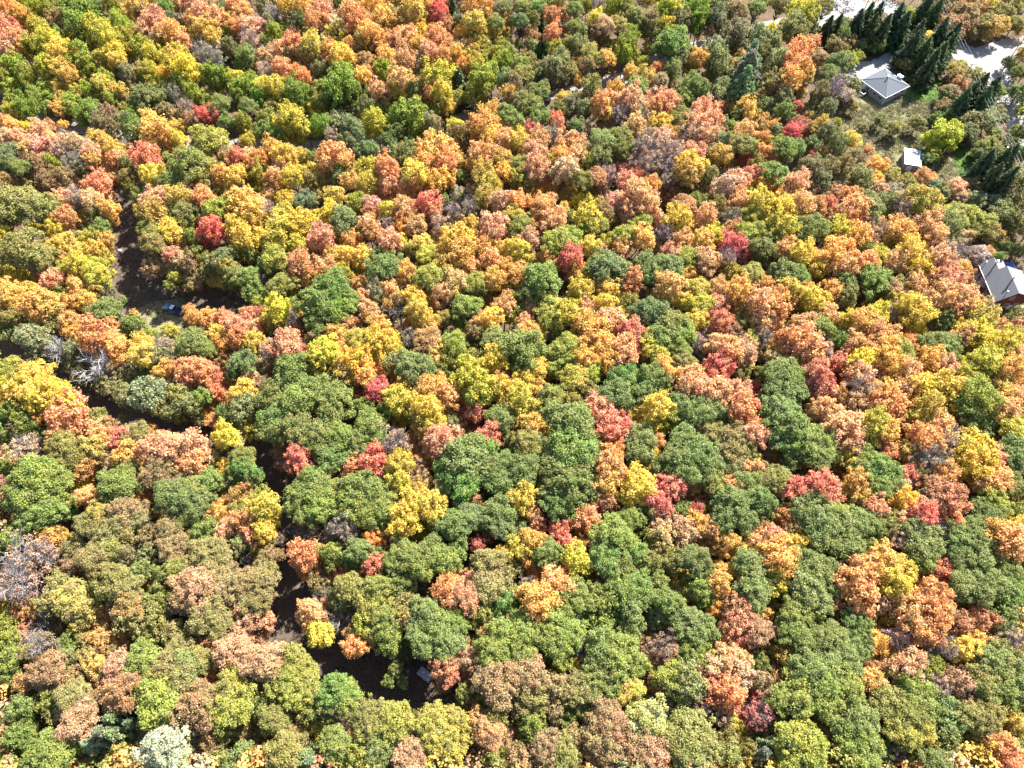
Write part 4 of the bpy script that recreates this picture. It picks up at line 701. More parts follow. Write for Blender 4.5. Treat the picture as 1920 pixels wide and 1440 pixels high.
# circles that describe two boughs of one crown become one tree
rows.sort(key=lambda q: -q[2])
keep = []
for q in rows:
    hit = None
    for k in keep:
        if k[3][0] == q[3][0] and math.hypot(k[0] - q[0], k[1] - q[1]) < 0.58 * k[2]:
            hit = k
            break
    if hit is None:
        keep.append(list(q))
    else:
        hit[2] *= 1.01
rows = keep
rnd = random.Random(11)
def near_px(x, y, pts, reach):
    for (ax, ay), (bx, by) in zip(pts[:-1], pts[1:]):
        dx, dy = bx - ax, by - ay
        t = max(0.0, min(1.0, ((x - ax) * dx + (y - ay) * dy) / (dx * dx + dy * dy)))
        if math.hypot(x - ax - t * dx, y - ay - t * dy) < reach: return True
    return False

# young trees that close the gaps between the listed crowns
A = np.array([(q[0], q[1], q[2]) for q in rows])
gy = 4.0
young = []
while gy < 1440:
    gx = 4.0
    while gx < 1920:
        x, y = gx + rnd.uniform(-6, 6), gy + rnd.uniform(-6, 6)
        d = np.hypot(A[:, 0] - x, A[:, 1] - y)
        if np.all(d > A[:, 2] * 0.86 + 4):
            g0 = at(x, y, 0).xy; g1 = at(x, y, 3.5).xy
            if near_px(x, y, UPPER, 15) or near_px(x, y, TRACK, 26): gx += 22; continue
            if not is_open(g0.x, g0.y) and not is_open(g1.x, g1.y) and not any(inside(g0.x, g0.y, q) for q in LOW):
                j = int(np.argmin(d - A[:, 2])); k = int(np.argsort(d)[1])
                ta, tb = rows[j][3][0], rows[k][3][0]
                ta = {'s': 'l', 'x': 'n', 'X': 'l', 'w': 'l'}.get(ta, ta); tb = {'s': 'h', 'x': 'n', 'X': 'l', 'w': 'k'}.get(tb, tb)
                if ta in 'khbd':
                    warm = [rows[q][3][0] for q in np.argsort(d)[:9] if rows[q][3][0] in 'opcrgyn']
                    if warm: tb = ta; ta = warm[0]
                young.append([x, y, rnd.uniform(11, 17) * (0.9 + y / 3000), ta + tb, 'young'])
        gx += 22
    gy += 20
rows += young

def tree_shape(t, r, py):
    a = t[0]
    if a == 's': return 'spruce'
    if a == 'w': return 'pine'
    if a in 'xX': return 'bare'
    if a == 'm' or t[1] == 'm': return 'sparse'
    if a in 'ae' and py < 330: return 'column'
    if a == 'l' and (py < 420): return 'column'
    if a in 'khbdve' and r > 3.0: return 'oak'
    if a == 'n' and r > 3.2: return 'oak'
    return 'maple'

T = []          # every tree: position, size, colours
for (px, py, rp, t, *yg) in rows:
    # first guess at the crown's middle height, then its size in metres at that distance
    zc = 8.5
    for _ in range(3):
        p = at(px, py, zc)
        r = rp * depth(p) / FPX * (0.93 if t[0] in 'khbdv' else 1.14)
        sh = 'maple' if yg else tree_shape(t, r, py)
        if sh == 'spruce':
            h = min(14.0, 4.0 + 2.5 * r); rz = h * 0.48; zc = h * 0.52; rr = min(r, 3.9) * 1.35
        elif (px > 1585 and py < 362) or (px > 1780 and py < 480):
            h = 1.2 + 1.7 * r; rz = r * 0.85; zc = h - rz; rr = r
        elif sh == 'pine':
            h = min(19.0, 6 + 2.6 * r); rz = h * 0.40; zc = h * 0.60; rr = r
        elif sh == 'column':
            h = min(18.0, 7.0 + 2.3 * r); rz = min(h * 0.38, r * 1.5); zc = h - rz; rr = r * 0.92
        elif sh == 'oak':
            h = min(20.5, 9.5 + 1.8 * r); rz = r * 0.88; zc = h - rz; rr = r
        elif sh == 'bare':
            h = min(14.0, 5.0 + 2.0 * r); rz = r; zc = h * 0.62; rr = r * 1.15
        elif yg:
            h = 4.0 + 2.2 * r; rz = r * 1.05; zc = h - rz; rr = r
        else:
            h = min(18.0, 4.5 + 3.4 * r); rz = min(r * 1.15, h * 0.42); zc = h - rz; rr = r
    T.append(dict(px=px, py=py, t=t, sh=sh, p=p, r=rr, rz=rz, h=h, zc=zc, young=bool(yg)))

XY = np.array([(q['p'].x, q['p'].y) for q in T])
RR = np.array([q['r'] for q in T])

LAND = [  # places one can find, with a reach in metres
    (at(325, 578).xy, 13, 'beside the clearing with the pickup truck'),
    (at(797, 1268).xy, 9, 'beside the small grey trailer'),
    (Vector((130.1, 214.6)), 15, 'beside the grey hip-roofed house'),
    (Vector((140.5, 126.5)), 15, 'beside the house with the dark red wall'),
    (Vector((129.8, 178.4)), 9, 'beside the white-roofed shed'),
    (at(1810, 310).xy, 12, 'beside the bright green lawn patch'),
]
def poly_dist(x, y, pxs):
    best = 1e9
    pts = [at(a, b).xy for a, b in pxs]
    for a, b in zip(pts[:-1], pts[1:]):
        ab = b - a
        t = max(0, min(1, ((Vector((x, y)) - a).dot(ab)) / ab.length_squared))
        best = min(best, (Vector((x, y)) - (a + ab * t)).length)
    return best
LINES = [(UPPER, 6.5, 'beside the long gravel road'), (TRACK, 8, 'beside the shaded dirt track'),
         (TR2, 6, 'beside the dirt strip to the clearing'), (ROADR, 9, 'beside the pale yard road')]

SHW = {'oak': 'broad', 'maple': 'round', 'column': 'upright', 'sparse': 'thinning'}
def size_word(q):
    r = q['r']
    return 'tiny' if r < 1.9 else 'small' if r < 2.7 else 'mid-sized' if r < 3.7 else 'large' if r < 4.9 else 'very large'
def noun(q):
    return {'spruce': 'spruce', 'pine': 'pine', 'bare': 'leafless tree'}.get(q['sh'], 'tree')
def colour(q):
    a, b = q['t']
    if q['sh'] in ('spruce', 'bare', 'pine') or a == b:
        return WORD[a]
    return WORD[a] + '-and-' + WORD[b].replace(' ', '-').replace('grey-green', 'greyish')
def short(q):
    return WORD[q['t'][0]] + ' ' + noun(q)

def tree_label(i):
    q = T[i]
    base = ('young ' if q['young'] else '') + size_word(q) + ' ' + (SHW[q['sh']] + ' ' if q['sh'] in SHW and q['sh'] != 'maple' else '') + colour(q) + ' ' + noun(q)
    d = np.hypot(XY[:, 0] - XY[i, 0], XY[:, 1] - XY[i, 1])
    order = [j for j in np.argsort(d)[1:9]]
    where = None
    for c, reach, w in LAND:
        if (Vector(XY[i]) - c).length < reach: where = w; break
    if where is None:
        for pts, reach, w in LINES:
            if poly_dist(XY[i, 0], XY[i, 1], pts) < reach: where = w; break
    pick = []
    for j in np.argsort(d)[1:14]:
        if T[j]['t'][0] != q['t'][0] and all(T[j]['t'][0] != T[k]['t'][0] for k in pick): pick.append(j)
    order = (pick + [j for j in order if j not in pick])[:2]
    n1 = size_word(T[order[0]]) + ' ' + short(T[order[0]])
    n2 = size_word(T[order[1]]) + ' ' + short(T[order[1]])
    if where:
        lab = base + ' ' + where + ' next to ' + n1
    else:
        lab = base + ' between ' + n1 + ' and ' + n2
    if len(lab.split()) > 16: lab = lab.replace(n2, short(T[order[1]])) if not where else lab.replace(n1, short(T[order[0]]))
    if len(lab.split()) > 16: lab = lab.replace(n1, short(T[order[0]]))
    if len(lab.split()) > 16: lab = lab.replace('very large', 'huge')
    if len(lab.split()) > 16: lab = lab.replace('thinning ', '').replace('upright ', '').replace('broad ', '')
    return lab

def jitter(c, r, amt=0.10):
    v = 1 + r.uniform(-amt, amt)
    return tuple(min(0.9, max(0.01, x * v * (1 + r.uniform(-0.06, 0.06)))) for x in c)

for i, q in enumerate(T):
    a, b = q['t']
    nm = NAME[a]
    if a == 'k': nm = KNAME.get(q['t'], 'green_tree')
    elif a == 'h': nm = 'olive_green_tree'
    if q['young']: nm = 'young_' + nm
    root = empty(nm, (q['p'].x, q['p'].y, 0.0), rnd.uniform(0, 6.283))
    tag(root, tree_label(i), 'bare tree' if q['sh'] == 'bare' else 'conifer' if q['sh'] in ('spruce', 'pine') else 'tree',
        nm.replace('_', ' ') + 's of the wood')
    r, rz, h, zc = q['r'], q['rz'], q['h'], q['zc']
    ex = rnd.uniform(0.90, 1.12); ey = rnd.uniform(0.90, 1.12)
    if q['sh'] == 'bare':
        tm, bmsh = (rnd.choice(TRUNK_W), rnd.choice(BRANCH_W)) if a == 'X' else (rnd.choice(TRUNK_G), rnd.choice(BRANCH))
        tr = link('trunk', tm, None, root); tr.scale = (r, r, h)
        br = link('branches', bmsh, None, root); br.scale = (r * 1.05, r * 1.05, h)
        continue
    con = q['sh'] in ('spruce', 'pine')
    tr = link('trunk', rnd.choice(TRUNK_C if con else TRUNK_G if q['sh'] == 'sparse' else TRUNK), None, root)
    tr.scale = (r, r, h)
    if q['sh'] == 'sparse':
        br = link('branches', rnd.choice(BRANCH), None, root); br.scale = (r * 0.95, r * 0.95, h)
    cr = link('crown', rnd.choice(CROWN[q['sh']]), None, root)
    cr.location = (0, 0, zc)
    cr.rotation_euler = (rnd.uniform(-0.08, 0.08), rnd.uniform(-0.08, 0.08), rnd.uniform(0, 6.283))
    cr.scale = (r * ex, r * ey, rz * rnd.uniform(0.92, 1.08))
    c1 = jitter(TONE[a], rnd)
    kk = 0.38 if a in 'opcrgynmel' else 0.58
    c2 = jitter(tuple(kk * u + (1 - kk) * w for u, w in zip(TONE[a], TONE[b])), rnd) if a != b else tuple(x * (1 + rnd.uniform(-0.22, 0.22)) for x in TONE[a])
    cr.color = (*c1, 1)
    cr['tone2'] = [float(x) for x in c2]


# ------------------------------------------------------------------ growth nobody could count
rng = np.random.default_rng(77)
WILDC = [TONE[k] for k in 'hhllebnngokkdpm']

def clumps(name, sites, mat, n_leaf, label, cat, seed):
    """sites: (x, y, radius, height, colour); clusters of leaves from the ground up"""
    rg = np.random.default_rng(seed)
    P, Nn, S, C = [], [], [], []
    for (x, y, r, h, c) in sites:
        m = n_leaf
        d = unit(rg.normal(size=(m, 3)) + np.array([0, 0, 0.5]))
        d[:, 2] = np.abs(d[:, 2])
        p = d * np.array([r, r, h]) * rg.uniform(0.45, 1.0, (m, 1)) ** 0.5
        P.append(p + np.array([x, y, 0.03]))
        Nn.append(unit(d + np.array([0, 0, 0.4]) + 0.6 * rg.normal(size=(m, 3))))
        S.append(rg.uniform(0.22, 0.42, m) * min(1.0, 0.35 + r * 0.45))
        cc = np.array(c)[None, :] * rg.uniform(0.7, 1.3, (m, 1)) * rg.uniform(0.92, 1.08, (m, 3))
        C.append(np.concatenate([cc, np.ones((m, 1))], axis=1))
    P = np.concatenate(P); Nn = np.concatenate(Nn); S = np.concatenate(S); C = np.concatenate(C)
    v, f = leaf_quads(P, Nn, S, rg)
    o = link(name, mesh_np(name, v, f, np.repeat(C, 4, axis=0), mat))
    tag(o, label, cat, kind='stuff')
    return o

sites = []
while len(sites) < 15000:
    p = at(rng.uniform(-200, 2120), rng.uniform(-120, 1560)).xy
    if is_open(p.x, p.y) or any(inside(p.x, p.y, q) for q in LOW): continue
    r = rng.uniform(0.7, 1.9)
    sites.append((p.x, p.y, r, r * rng.uniform(0.8, 1.8), WILDC[rng.integers(len(WILDC))]))
clumps('undergrowth', sites, M['wild'], 20, 'mixed green and russet shrubs covering the forest floor', 'undergrowth', 5)

sites = []
bb = [min(p[0] for p in MEAD), max(p[0] for p in MEAD), min(p[1] for p in MEAD), max(p[1] for p in MEAD)]
MC = [(0.16, 0.16, 0.06), (0.20, 0.17, 0.09), (0.13, 0.15, 0.05), (0.22, 0.19, 0.12), (0.12, 0.12, 0.06), (0.19, 0.13, 0.09)]
while len(sites) < 2600:
    x, y = rng.uniform(bb[0], bb[1]), rng.uniform(bb[2], bb[3])
    if not inside(x, y, MEAD) or is_open(x, y): continue
    r = rng.uniform(0.35, 1.0)
    sites.append((x, y, r, r * rng.uniform(0.7, 1.5), MC[rng.integers(len(MC))]))
clumps('meadow_weeds', sites, M['wild'], 16, 'tall brownish green weeds in the rough meadow below the house', 'weeds', 6)

# short tufts on the lawns, the truck clearing and the glade, and leaves fallen on the tracks
sites = []
for pg, cs, n in ((LAWN1, [(0.08, 0.14, 0.025), (0.10, 0.165, 0.03)], 420), (LAWN2, [(0.10, 0.18, 0.03), (0.085, 0.155, 0.025)], 420),
                  (CLG, [(0.15, 0.16, 0.06), (0.19, 0.17, 0.08), (0.12, 0.14, 0.05)], 260), (CLR, [(0.05, 0.075, 0.025), (0.09, 0.08, 0.045), (0.06, 0.07, 0.03)], 420), (GLD, [(0.10, 0.09, 0.045), (0.14, 0.10, 0.06), (0.08, 0.10, 0.035)], 420)):
    b = [min(p[0] for p in pg), max(p[0] for p in pg), min(p[1] for p in pg), max(p[1] for p in pg)]
    k = 0
    while k < n:
        x, y = rng.uniform(b[0], b[1]), rng.uniform(b[2], b[3])
        if not inside(x, y, pg): continue
        k += 1
        r = rng.uniform(0.2, 0.5)
        sites.append((x, y, r, r * 0.45, cs[rng.integers(len(cs))]))
clumps('grass', sites, M['wild'], 12, 'short grass tufts on the lawns and in the clearings', 'grass', 7)

P, C = [], []
lines = [(TRACK, 7), (TR2, 5), (UPPER, 4)]
for pts, w in lines:
    c = [at(x, y).xy for x, y in pts]
    for a, b in zip(c[:-1], c[1:]):
        n = int((b - a).length * 6)
        for k in range(n):
            p = a.lerp(b, rng.random())
            P.append((p.x + rng.normal() * w * 0.36, p.y + rng.normal() * w * 0.36, 0.075))
            cc = [(0.30, 0.16, 0.07), (0.22, 0.12, 0.08), (0.33, 0.24, 0.12), (0.30, 0.22, 0.17)][rng.integers(4)]
            C.append((*cc, 1))
P = np.array(P); C = np.array(C)
v, f = leaf_quads(P, unit(np.array([0, 0, 1.0]) + 0.25 * rng.normal(size=P.shape)), rng.uniform(0.10, 0.30, len(P)), rng)
v[:, 2] = np.maximum(v[:, 2], 0.05)
tag(link('fallen_leaves', mesh_np('fallen_leaves', v, f, np.repeat(C, 4, axis=0), M['wild'])),
    'brown leaves fallen on the tracks and the gravel road', 'leaves', kind='stuff')

# the wood goes on beyond the picture
sites = []
P, Nn, S, C = [], [], [], []
TT, TB = [], 0
tv, tf = [], []
def ring_points():
    y = -170.0
    while y < 1640:
        x = -260.0
        while x < 2200:
            yield x + rng.uniform(-16, 16), y + rng.uniform(-14, 14)
            x += 40
        y += 36
WT = 'ooppgghhkkkelybnc'
for x, y in ring_points():
    if 6 < x < 1914 and 4 < y < 1438: continue
    if y > 1600 and 300 < x < 1600: continue
    p = at(x, y, 9.0)
    if is_open(p.x, p.y): continue
    r = rng.uniform(2.6, 4.6)
    h = 7.5 + 1.7 * r
    zc = h - r * 0.9
    m = 330
    nl = 22
    ld = dome_dirs(nl, rng, -0.4)
    lc = ld * 0.72
    base = np.array(TONE[WT[rng.integers(len(WT))]])
    li = rng.integers(nl, size=m)
    d = unit(rng.normal(size=(m, 3)) + 0.8 * ld[li] + np.array([0, 0, 0.4]))
    q = lc[li] + d * 0.30 * rng.uniform(0.8, 1.05, (m, 1))
    P.append(q * np.array([r, r, r * 0.92]) + np.array([p.x, p.y, zc]))
    Nn.append(unit(d + np.array([0, 0, 0.3]) + 0.5 * rng.normal(size=(m, 3))))
    S.append(rng.uniform(0.11, 0.17, m) * r)
    cc = base[None, :] * rng.uniform(0.75, 1.3, (m, 1)) * rng.uniform(0.93, 1.07, (m, 3))
    C.append(np.concatenate([cc, np.ones((m, 1))], axis=1))
    v, f = tube_np([(p.x, p.y, -0.1), (p.x, p.y, zc)], [0.22, 0.1], 5)
    tv.append(v); tf.append(f + TB); TB += len(v)
P = np.concatenate(P); Nn = np.concatenate(Nn); S = np.concatenate(S); C = np.concatenate(C)
v, f = leaf_quads(P, Nn, S, rng)
tvv = np.concatenate(tv); tff = np.concatenate(tf)
f = np.concatenate([f, tff + len(v)])
C = np.concatenate([np.repeat(C, 4, axis=0), np.tile(np.array([[0.1, 0.083, 0.07, 1]]), (len(tvv), 1))])
v = np.concatenate([v, tvv])
tag(link('surrounding_wood', mesh_np('surrounding_wood', v, f, C, M['wild'])),
    'mixed autumn wood that goes on all round the countable trees', 'wood', kind='stuff')

# ------------------------------------------------------------------ buildings
M['shingle'] = plain('grey_blue_shingles', (0.075, 0.088, 0.105), 0.85, noise=0.16, scale=1.2, bump=0.4, spec=0.3)
M['shingle2'] = plain('grey_shingles', (0.135, 0.135, 0.15), 0.7, noise=0.14, scale=0.9, bump=0.4, spec=0.5)
M['white'] = plain('white_trim', (0.76, 0.77, 0.78), 0.5, noise=0.05)
M['siding'] = plain('mauve_siding', (0.30, 0.25, 0.26), 0.75, noise=0.10, scale=2)
M['redwall'] = plain('dark_red_boards', (0.17, 0.055, 0.05), 0.8, noise=0.18, scale=2)
M['glass'] = plain('window_glass', (0.035, 0.045, 0.055), 0.08, noise=0.05, spec=0.8)
M['deck'] = plain('deck_boards', (0.13, 0.10, 0.085), 0.8, noise=0.25, scale=2)
M['metal'] = plain('galvanised_metal', (0.48, 0.49, 0.50), 0.4, metal=0.6, noise=0.12)
M['roofmetal'] = plain('white_metal_roof', (0.40, 0.44, 0.48), 0.42, noise=0.08, scale=1.0)
M['block'] = plain('concrete', (0.32, 0.31, 0.30), 0.9, noise=0.2, scale=2)
M['pole'] = plain('weathered_pole_wood', (0.15, 0.125, 0.105), 0.9, noise=0.25, scale=1)
M['wire'] = plain('aluminium_wire', (0.30, 0.31, 0.32), 0.5, metal=0.3, noise=0.05)
M['tarp'] = plain('blue_tarp', (0.03, 0.10, 0.42), 0.45, noise=0.2, scale=2)
M['cushion'] = plain('pale_blue_fabric', (0.30, 0.48, 0.62), 0.8, noise=0.1)
M['dark'] = plain('dark_plastic', (0.025, 0.025, 0.03), 0.6, noise=0.2)
M['paint'] = plain('blue_car_paint', (0.10, 0.19, 0.34), 0.25, metal=0.25, noise=0.03, spec=0.7, coat=1.0)
M['chrome'] = plain('chrome', (0.62, 0.63, 0.65), 0.18, metal=1.0, noise=0.03)
M['tyre'] = plain('tyre_rubber', (0.02, 0.02, 0.02), 0.9, noise=0.2)
M['lampred'] = plain('red_lamp', (0.35, 0.02, 0.02), 0.2, noise=0.05)
M['lampwhite'] = plain('clear_lamp', (0.65, 0.66, 0.68), 0.12, noise=0.05)
M['greybox'] = plain('grey_trailer_shell', (0.33, 0.37, 0.42), 0.5, noise=0.16, scale=2)
M['stone'] = plain('pale_stone', (0.55, 0.53, 0.51), 0.9, noise=0.2, scale=2, bump=0.5)

def slab(name, pts, th, mat, parent):
    """a thick sheet through pts (its top face), th thick downwards"""
    bm = bmesh.new()
    top = [bm.verts.new(p) for p in pts]
    bot = [bm.verts.new((p[0], p[1], p[2] - th)) for p in pts]
    bm.faces.new(top); bm.faces.new(list(reversed(bot)))
    n = len(pts)
    for i in range(n):
        bm.faces.new((top[i], bot[i], bot[(i + 1) % n], top[(i + 1) % n]))
    return from_bm(name, bm, mat, parent)

def window(parent, c, w, h, axis, sgn):
    """window set on a wall: axis 'x' or 'y' is the wall's normal"""
    def bx(name, dc, s, mat, par):
        if axis == 'x':
            return part_box(name, (c[0] + sgn * dc[2], c[1] + dc[0], c[2] + dc[1]), (s[2], s[0], s[1]), mat, par)
        return part_box(name, (c[0] + dc[0], c[1] + sgn * dc[2], c[2] + dc[1]), (s[0], s[2], s[1]), mat, par)
    wd = bx('window', (0, 0, 0.03), (w, h, 0.05), M['glass'], parent)
    bx('frame', (0, h / 2 + 0.05, 0.05), (w + 0.2, 0.1, 0.09), M['white'], wd)
    bx('frame', (-w / 2 - 0.05, 0, 0.05), (0.1, h - 0.002, 0.09), M['white'], wd)
    bx('frame', (w / 2 + 0.05, 0, 0.05), (0.1, h - 0.002, 0.09), M['white'], wd)
    bx('frame', (0, 0, 0.065), (0.05, h - 0.01, 0.04), M['white'], wd)
    bx('sill', (0, -h / 2 - 0.05, 0.07), (w + 0.24, 0.1, 0.14), M['white'], wd)

# --- hip-roofed house with deck
H1 = empty('hip_roof_house', (130.1, 214.6, 0.0), R(-57.8))
tag(H1, 'low square house with grey-blue hip roof, white eaves and a side deck', 'house')
ex, ey, ez, az = 5.75, 5.9, 3.2, 5.35
bm = bmesh.new(); box(bm, (0, 0, 1.5), (10.5, 10.8, 3.0)); from_bm('wall', bm, M['siding'], H1)
bm = bmesh.new(); box(bm, (0, 0, 0.2), (10.62, 10.92, 0.42)); from_bm('foundation', bm, M['block'], H1)
roof = empty('roof', (0, 0, 0)); roof.parent = H1
cs = [(ex, ey, ez), (-ex, ey, ez), (-ex, -ey, ez), (ex, -ey, ez)]
for i in range(4):
    a, b = cs[i], cs[(i + 1) % 4]
    bm = bmesh.new()
    v = [bm.verts.new(p) for p in (a, b, (0, 0, az))]
    w_ = [bm.verts.new((p[0], p[1], p[2] - 0.09)) for p in (a, b, (0, 0, az))]
    bm.faces.new(v); bm.faces.new(list(reversed(w_)))
    for k in range(3): bm.faces.new((v[k], w_[k], w_[(k + 1) % 3], v[(k + 1) % 3]))
    from_bm('roof_slope', bm, M['shingle'], roof)
    bm = bmesh.new()
    d = (Vector((0, 0, az)) - Vector(a))
    cyl(bm, Vector(a) + d * 0.02 + Vector((0, 0, 0.02)), Vector((0, 0, az + 0.02)), 0.10, 0.10, 6)
    from_bm('hip_cap', bm, M['shingle2'], roof)
roofmesh = roof
for (c, s) in (((0, ey + 0.03, ez - 0.08), (2 * ex + 0.16, 0.07, 0.24)), ((0, -ey - 0.03, ez - 0.08), (2 * ex + 0.16, 0.07, 0.24)),
               ((ex + 0.03, 0, ez - 0.085), (0.07, 2 * ey - 0.02, 0.24)), ((-ex - 0.03, 0, ez - 0.085), (0.07, 2 * ey - 0.02, 0.24))):
    part_box('gutter', c, s, M['white'], H1)
part_box('soffit', (0, 0, 3.04), (11.3, 11.6, 0.07), M['white'], H1)
part_box('corner_board', (5.28, -5.43, 1.55), (0.2, 0.2, 2.9), M['white'], H1)
part_box('corner_board', (5.28, 5.43, 1.55), (0.2, 0.2, 2.9), M['white'], H1)
part_box('corner_board', (-5.28, -5.43, 1.55), (0.2, 0.2, 2.9), M['white'], H1)
ch = part_box('chimney', (1.0, 5.75, 2.15), (1.6, 0.9, 4.3), M['white'], H1)
part_box('chimney_cap', (1.0, 5.75, 4.37), (1.8, 1.1, 0.14), M['metal'], ch)
bm = bmesh.new(); cyl(bm, (0.7, 5.75, 4.4), (0.7, 5.75, 4.8), 0.16); from_bm('flue', bm, M['dark'], ch)
bm = bmesh.new(); cyl(bm, (0.05, -0.3, 5.1), (0.05, -0.3, 6.1), 0.16); vp = from_bm('vent_pipe', bm, M['dark'], H1)
bm = bmesh.new(); cyl(bm, (0.05, -0.3, 6.1), (0.05, -0.3, 6.25), 0.24); from_bm('cap', bm, M['metal'], vp)
for x in (-2.2, 1.0, 3.6): window(H1, (x, -5.4, 1.75), 1.3, 1.1, 'y', -1)
for y in (-3.4, 0.0, 3.2): window(H1, (5.25, y, 1.75), 1.5, 1.2, 'x', 1)
for x in (-3.4, 3.2): window(H1, (x, 5.4, 1.75), 1.2, 1.1, 'y', 1)
dr = part_box('door', (-3.9, -5.43, 1.62), (1.0, 0.07, 2.05), M['white'], H1)
part_box('handle', (-3.5, -5.48, 1.55), (0.05, 0.06, 0.16), M['metal'], dr)
dk = part_box('deck', (-3.3, -7.05, 0.52), (4.8, 3.2, 0.14), M['deck'], H1)
for x in (-5.6, -1.0):
    for y in (-8.5, -5.7): part_box('deck_post', (x, y, 0.23), (0.14, 0.14, 0.46), M['deck'], dk)
part_box('railing', (-3.3, -8.6, 1.52), (4.8, 0.12, 0.09), M['white'], dk)
part_box('railing', (-5.65, -7.1, 1.52), (0.12, 2.86, 0.09), M['white'], dk)
part_box('railing', (-0.95, -7.9, 1.52), (0.12, 1.26, 0.09), M['white'], dk)
for i in range(17): part_box('baluster', (-5.6 + i * 0.288, -8.6, 1.03), (0.05, 0.05, 0.88), M['white'], dk)
for i in range(9): part_box('baluster', (-5.65, -8.3 + i * 0.3, 1.03), (0.05, 0.05, 0.88), M['white'], dk)
for i in range(3): part_box('deck_step', (-1.9 + 0.0, -8.85 - i * 0.28, 0.44 - i * 0.15), (1.1, 0.28, 0.06), M['deck'], dk)
# on the deck
def deckp(x, y, z): return H1.matrix_basis @ Vector((x, y, z))
LT = empty('deck_lounger', deckp(-4.3, -6.2, 0.59), R(-57.8)); tag(LT, 'pale blue padded lounger on the deck of the hip-roofed house', 'lounger')
part_box('seat', (0.2, 0, 0.38), (1.3, 0.62, 0.12), M['cushion'], LT, bevel=0.04)
part_box('backrest', (-0.62, 0, 0.6), (0.12, 0.62, 0.62), M['cushion'], LT, bevel=0.04, ry=R(-28))
for x in (-0.4, 0.75):
    for y in (-0.26, 0.26): part_box('leg', (x, y, 0.16), (0.05, 0.05, 0.32), M['white'], LT)
TB = empty('deck_table', deckp(-2.3, -6.9, 0.59), R(-57.8)); tag(TB, 'dark round table on the deck of the hip-roofed house', 'table')
bm = bmesh.new(); cyl(bm, (0, 0, 0.70), (0, 0, 0.75), 0.6, n=20); from_bm('table_top', bm, M['dark'], TB)
for k in range(4): part_box('leg', (0.38 * math.cos(k * 1.571 + .78), 0.38 * math.sin(k * 1.571 + .78), 0.35), (0.05, 0.05, 0.70), M['dark'], TB)
for k, wd in enumerate(('nearer the railing', 'nearer the wall')):
    cx, cy = ((-2.9, -7.75) if k == 0 else (-1.7, -6.0))
    CHR = empty('deck_chair', deckp(cx, cy, 0.59), R(-57.8 + (50 if k == 0 else 230))); tag(CHR, 'dark chair at the deck table, ' + wd, 'chair', 'chairs on the deck')
    part_box('seat', (0, 0, 0.44), (0.46, 0.46, 0.05), M['dark'], CHR)
    part_box('backrest', (-0.22, 0, 0.70), (0.05, 0.46, 0.48), M['dark'], CHR)
    for x in (-0.2, 0.2):
        for y in (-0.2, 0.2): part_box('leg', (x, y, 0.21), (0.04, 0.04, 0.42), M['dark'], CHR)

# --- gabled house with two ridges
H2 = empty('gabled_house', (140.4, 126.5, 0.0)); tag(H2, 'house with stepped grey gable roofs and dark red walls at the wood edge', 'house')
ox, oy = 140.4, 126.5
def g(x, y, z): return (x - ox, y - oy, z)
def gable(name, y0, y1, prof, mat):
    bm = bmesh.new()
    a = [bm.verts.new(g(x, y0, z)) for x, z in prof]; b = [bm.verts.new(g(x, y1, z)) for x, z in prof]
    bm.faces.new(a); bm.faces.new(list(reversed(b)))
    n = len(prof)
    for i in range(n): bm.faces.new((a[i], a[(i + 1) % n], b[(i + 1) % n], b[i]))
    return from_bm(name, bm, mat, H2)
gable('wall', 119.95, 128.9, [(136.0, 0), (136.0, 4.2), (139.8, 7.75), (144.9, 5.85), (144.9, 0)], M['redwall'])
gable('wing_wall', 128.92, 133.1, [(136.0, 0), (136.0, 4.2), (138.3, 6.35), (141.5, 5.05), (141.5, 0)], M['redwall'])
rf = slab('roof', [g(135.45, 119.5, 4.0), g(139.8, 119.5, 8.05), g(139.8, 129.1, 8.05), g(135.45, 129.1, 4.0)], 0.16, M['shingle2'], H2)
slab('roof_slope', [g(139.83, 119.5, 8.05), g(145.4, 119.5, 5.95), g(145.4, 129.1, 5.95), g(139.83, 129.1, 8.05)], 0.16, M['shingle2'], rf)
slab('roof_slope', [g(135.45, 129.12, 4.0), g(138.3, 129.12, 6.65), g(138.3, 133.5, 6.65), g(135.45, 133.5, 4.0)], 0.16, M['shingle2'], rf)
slab('roof_slope', [g(138.33, 129.12, 6.65), g(141.9, 129.12, 5.2), g(141.9, 133.5, 5.2), g(138.33, 133.5, 6.65)], 0.16, M['shingle2'], rf)
part_box('gutter', g(135.38, 126.5, 3.9), (0.1, 14.0, 0.18), M['white'], H2)
for (x, y, z, hh, rr_) in ((138.25, 131.2, 6.3, 1.5, 0.17), (139.75, 124.4, 7.7, 1.5, 0.19), (136.6, 132.6, 4.7, 1.0, 0.08), (138.0, 121.1, 6.0, 0.9, 0.08)):
    bm = bmesh.new(); cyl(bm, g(x, y, z), g(x, y, z + hh), rr_); vp = from_bm('vent_pipe', bm, M['metal'], H2)
    bm = bmesh.new(); cyl(bm, g(x, y, z + hh), g(x, y, z + hh + 0.12), rr_ * 1.6); from_bm('cap', bm, M['metal'], vp)
for x in (137.6, 140.0, 142.6): window(H2, g(x, 119.95, 1.9), 1.1, 1.3, 'y', -1)
window(H2, g(139.8, 119.95, 5.2), 1.0, 1.1, 'y', -1)
for y in (121.5, 124.4, 127.2, 131.2): window(H2, g(136.0, y, 2.4), 1.2, 1.2, 'x', -1)
dr = part_box('door', g(141.3, 119.92, 1.02), (0.95, 0.07, 2.0), M['white'], H2)
part_box('handle', g(141.65, 119.87, 1.0), (0.05, 0.06, 0.16), M['metal'], dr)
TP = empty('tarp_pile', (146.8, 135.0, 0)); tag(TP, 'bright blue tarp over a pile behind the house with dark red walls', 'tarp')
bm = bmesh.new()
